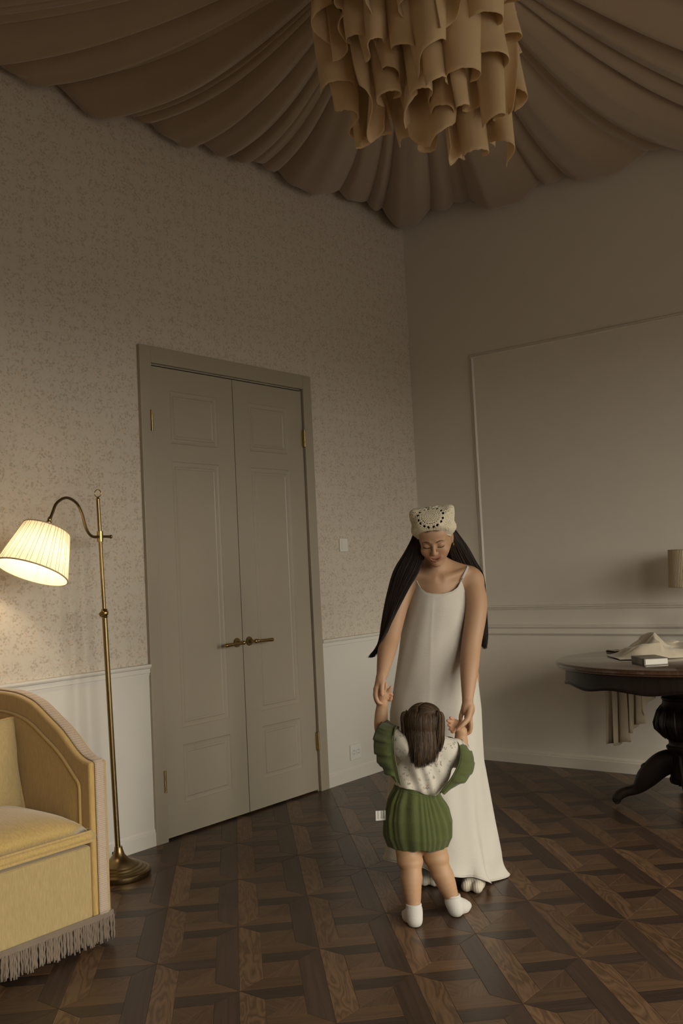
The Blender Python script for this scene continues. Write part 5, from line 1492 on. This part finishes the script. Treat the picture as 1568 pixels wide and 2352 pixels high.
# ---- hair: smooth cap, parting, two bunches and loose back hair
def kidhair(n, roots, ends, mat_, rad, seed, bulge, nseg=16, name='hair', wave=.002):
    """strands from a root patch over mid points to an end patch (lists of 3+ centre points with radii)"""
    r3 = random.Random(seed); m = MB()
    for k in range(n):
        a = r3.uniform(0, 2*PI); q = math.sqrt(r3.random()); en = 1 - .22*r3.random()**2; ph = r3.uniform(0, 6.3)
        pts = []
        cs = catmull([c for c, _ in roots], nseg); rs = np.interp(np.linspace(0, len(roots)-1, nseg), range(len(roots)), [r for _, r in roots])
        for i in range(nseg):
            t = i/(nseg-1)*en; f = t*(nseg-1); i0 = min(int(f), nseg-2); g = f-i0
            c = cs[i0]*(1-g) + cs[i0+1]*g; r = rs[i0]*(1-g) + rs[i0+1]*g
            pts.append((c[0] + r*q*math.cos(a) + wave*math.sin(ph+6*t), c[1] + r*q*math.sin(a)*bulge + wave*math.cos(ph+5*t), c[2]))
        m.tube(pts, [rad*(1 if i < nseg*.5 else max(.15, 1-((i/nseg-.5)/.5)**1.6)) for i in range(nseg)], 5)
    return m.build(name, mat_, kid, smooth=True)
def hk(p): return np.array(KH @ Vector(p))
HE_C = np.array((0, -.006, .012)); HE_R = np.array((.0745, .0815, .0735))
def unit(v): v = np.array(v, float); return v/np.linalg.norm(v)
def on_head(d, k=1.0): return hk(HE_C + HE_R*unit(d)*k)
# soft under-layer that hides the scalp below the hairline
m = MB(); P = []
for i in range(49):
    az = 2*PI*i/48; row = []
    lim = 2.05 if math.sin(az) < .25 else (2.05 - 1.05*(math.sin(az)-.25)/.75)
    for j in range(17):
        q = lim*j/16; row.append(tuple(on_head((math.sin(q)*math.cos(az), math.sin(q)*math.sin(az), math.cos(q)), 1.012)))
    P.append(row)
m.grid(P); m.build('hair_base', M_hairkid, kid, smooth=True)
bunch = {-1: unit((-.80, -.30, .50)), 1: unit((.80, -.22, .50))}
def slerp(a, b, t):
    w = math.acos(max(-1, min(1, float(a@b)))); 
    return (a*math.sin((1-t)*w) + b*math.sin(t*w))/math.sin(w)
for sd in (-1, 1):
    r3 = random.Random(40+sd); m = MB(); m2 = MB()
    for k in range(420):
        th = math.radians(r3.uniform(-52, 82)); z_ = .045*math.sin(9*th)            # wavy centre parting
        d0 = unit((z_ + sd*r3.uniform(.015, .06), -math.sin(th), math.cos(th)))
        d1 = unit(bunch[sd] + np.array((r3.gauss(0,.05), r3.gauss(0,.05), r3.gauss(0,.05))))
        kk = 1.018 + r3.uniform(0, .022); n = 12
        pts = [tuple(on_head(slerp(d0, d1, i/(n-1)), kk + .02*math.sin(PI*i/(n-1)))) for i in range(n)]
        (m2 if r3.random() < .10 else m).tube(pts, [.0006]+[.0013]*(n-2)+[.0009], 5)
    m.build('hair', M_hairkid, kid, smooth=True); m2.build('hair', M_hairtip, kid, smooth=True)
# loose back hair, hanging to the shoulder blades
r3 = random.Random(9); m = MB(); m2 = MB()
for k in range(1250):
    u = r3.uniform(-1, 1); el0 = r3.uniform(-.05, .62); ln = r3.uniform(.80, 1.0); kk = 1.02 + r3.uniform(0, .05); n = 20; pts = []
    az = u*1.25; h = np.array((math.sin(az), -math.cos(az), 0)); drift = r3.gauss(0, .006)
    for i in range(n):
        t = i/(n-1)*ln
        if t < .4:
            e = el0 + (-.38-el0)*(t/.4); p = on_head(h*math.cos(e) + np.array((0,0,1))*math.sin(e), kk)
        else:
            q = (t-.4)/.6; e = -.38; b = on_head(h*math.cos(e) + np.array((0,0,1))*math.sin(e), kk)
            p = b + np.array((-.020*u*q*q + drift*q + .003*math.sin(5*q+k), -.020*math.sin(q*2.0)*math.cos(az) - .006*q, -.118*q - .022*(1-u*u)*q))
        pts.append(tuple(p))
    (m2 if r3.random() < .15 else m).tube(pts, [.0006]+[.0014]*11+[.0014,.0013,.0012,.0011,.0009,.0007,.0005,.0003], 5)
m.build('hair', M_hairkid, kid, smooth=True); m2.build('hair', M_hairtip, kid, smooth=True)
# two bunches
for sd in (-1, 1):
    b = on_head(bunch[sd], 1.03)
    path = [(b, .007), (b + np.array((sd*.009, -.006, .003)), .010), (b + np.array((sd*.013, -.010, -.018)), .015), (b + np.array((sd*.009, -.014, -.060)), .019), (b + np.array((sd*.004, -.016, -.105)), .020), (b + np.array((-sd*.004, -.016, -.150)), .013)]
    kidhair(230, path, None, M_hairkid, .0013, 20+sd, 1.0); kidhair(150 if sd > 0 else 90, path, None, M_hairtip, .0013, 30+sd, 1.12)
    m = MB(); m.tube([b + np.array((sd*.004, -.002, .0)) + np.array((0, .0085*math.sin(a), .0085*math.cos(a))) for a in np.linspace(0, 2*PI, 21)], .0024, 8, cap=False); m.build('hair_tie', M_hairkid, kid, smooth=True)
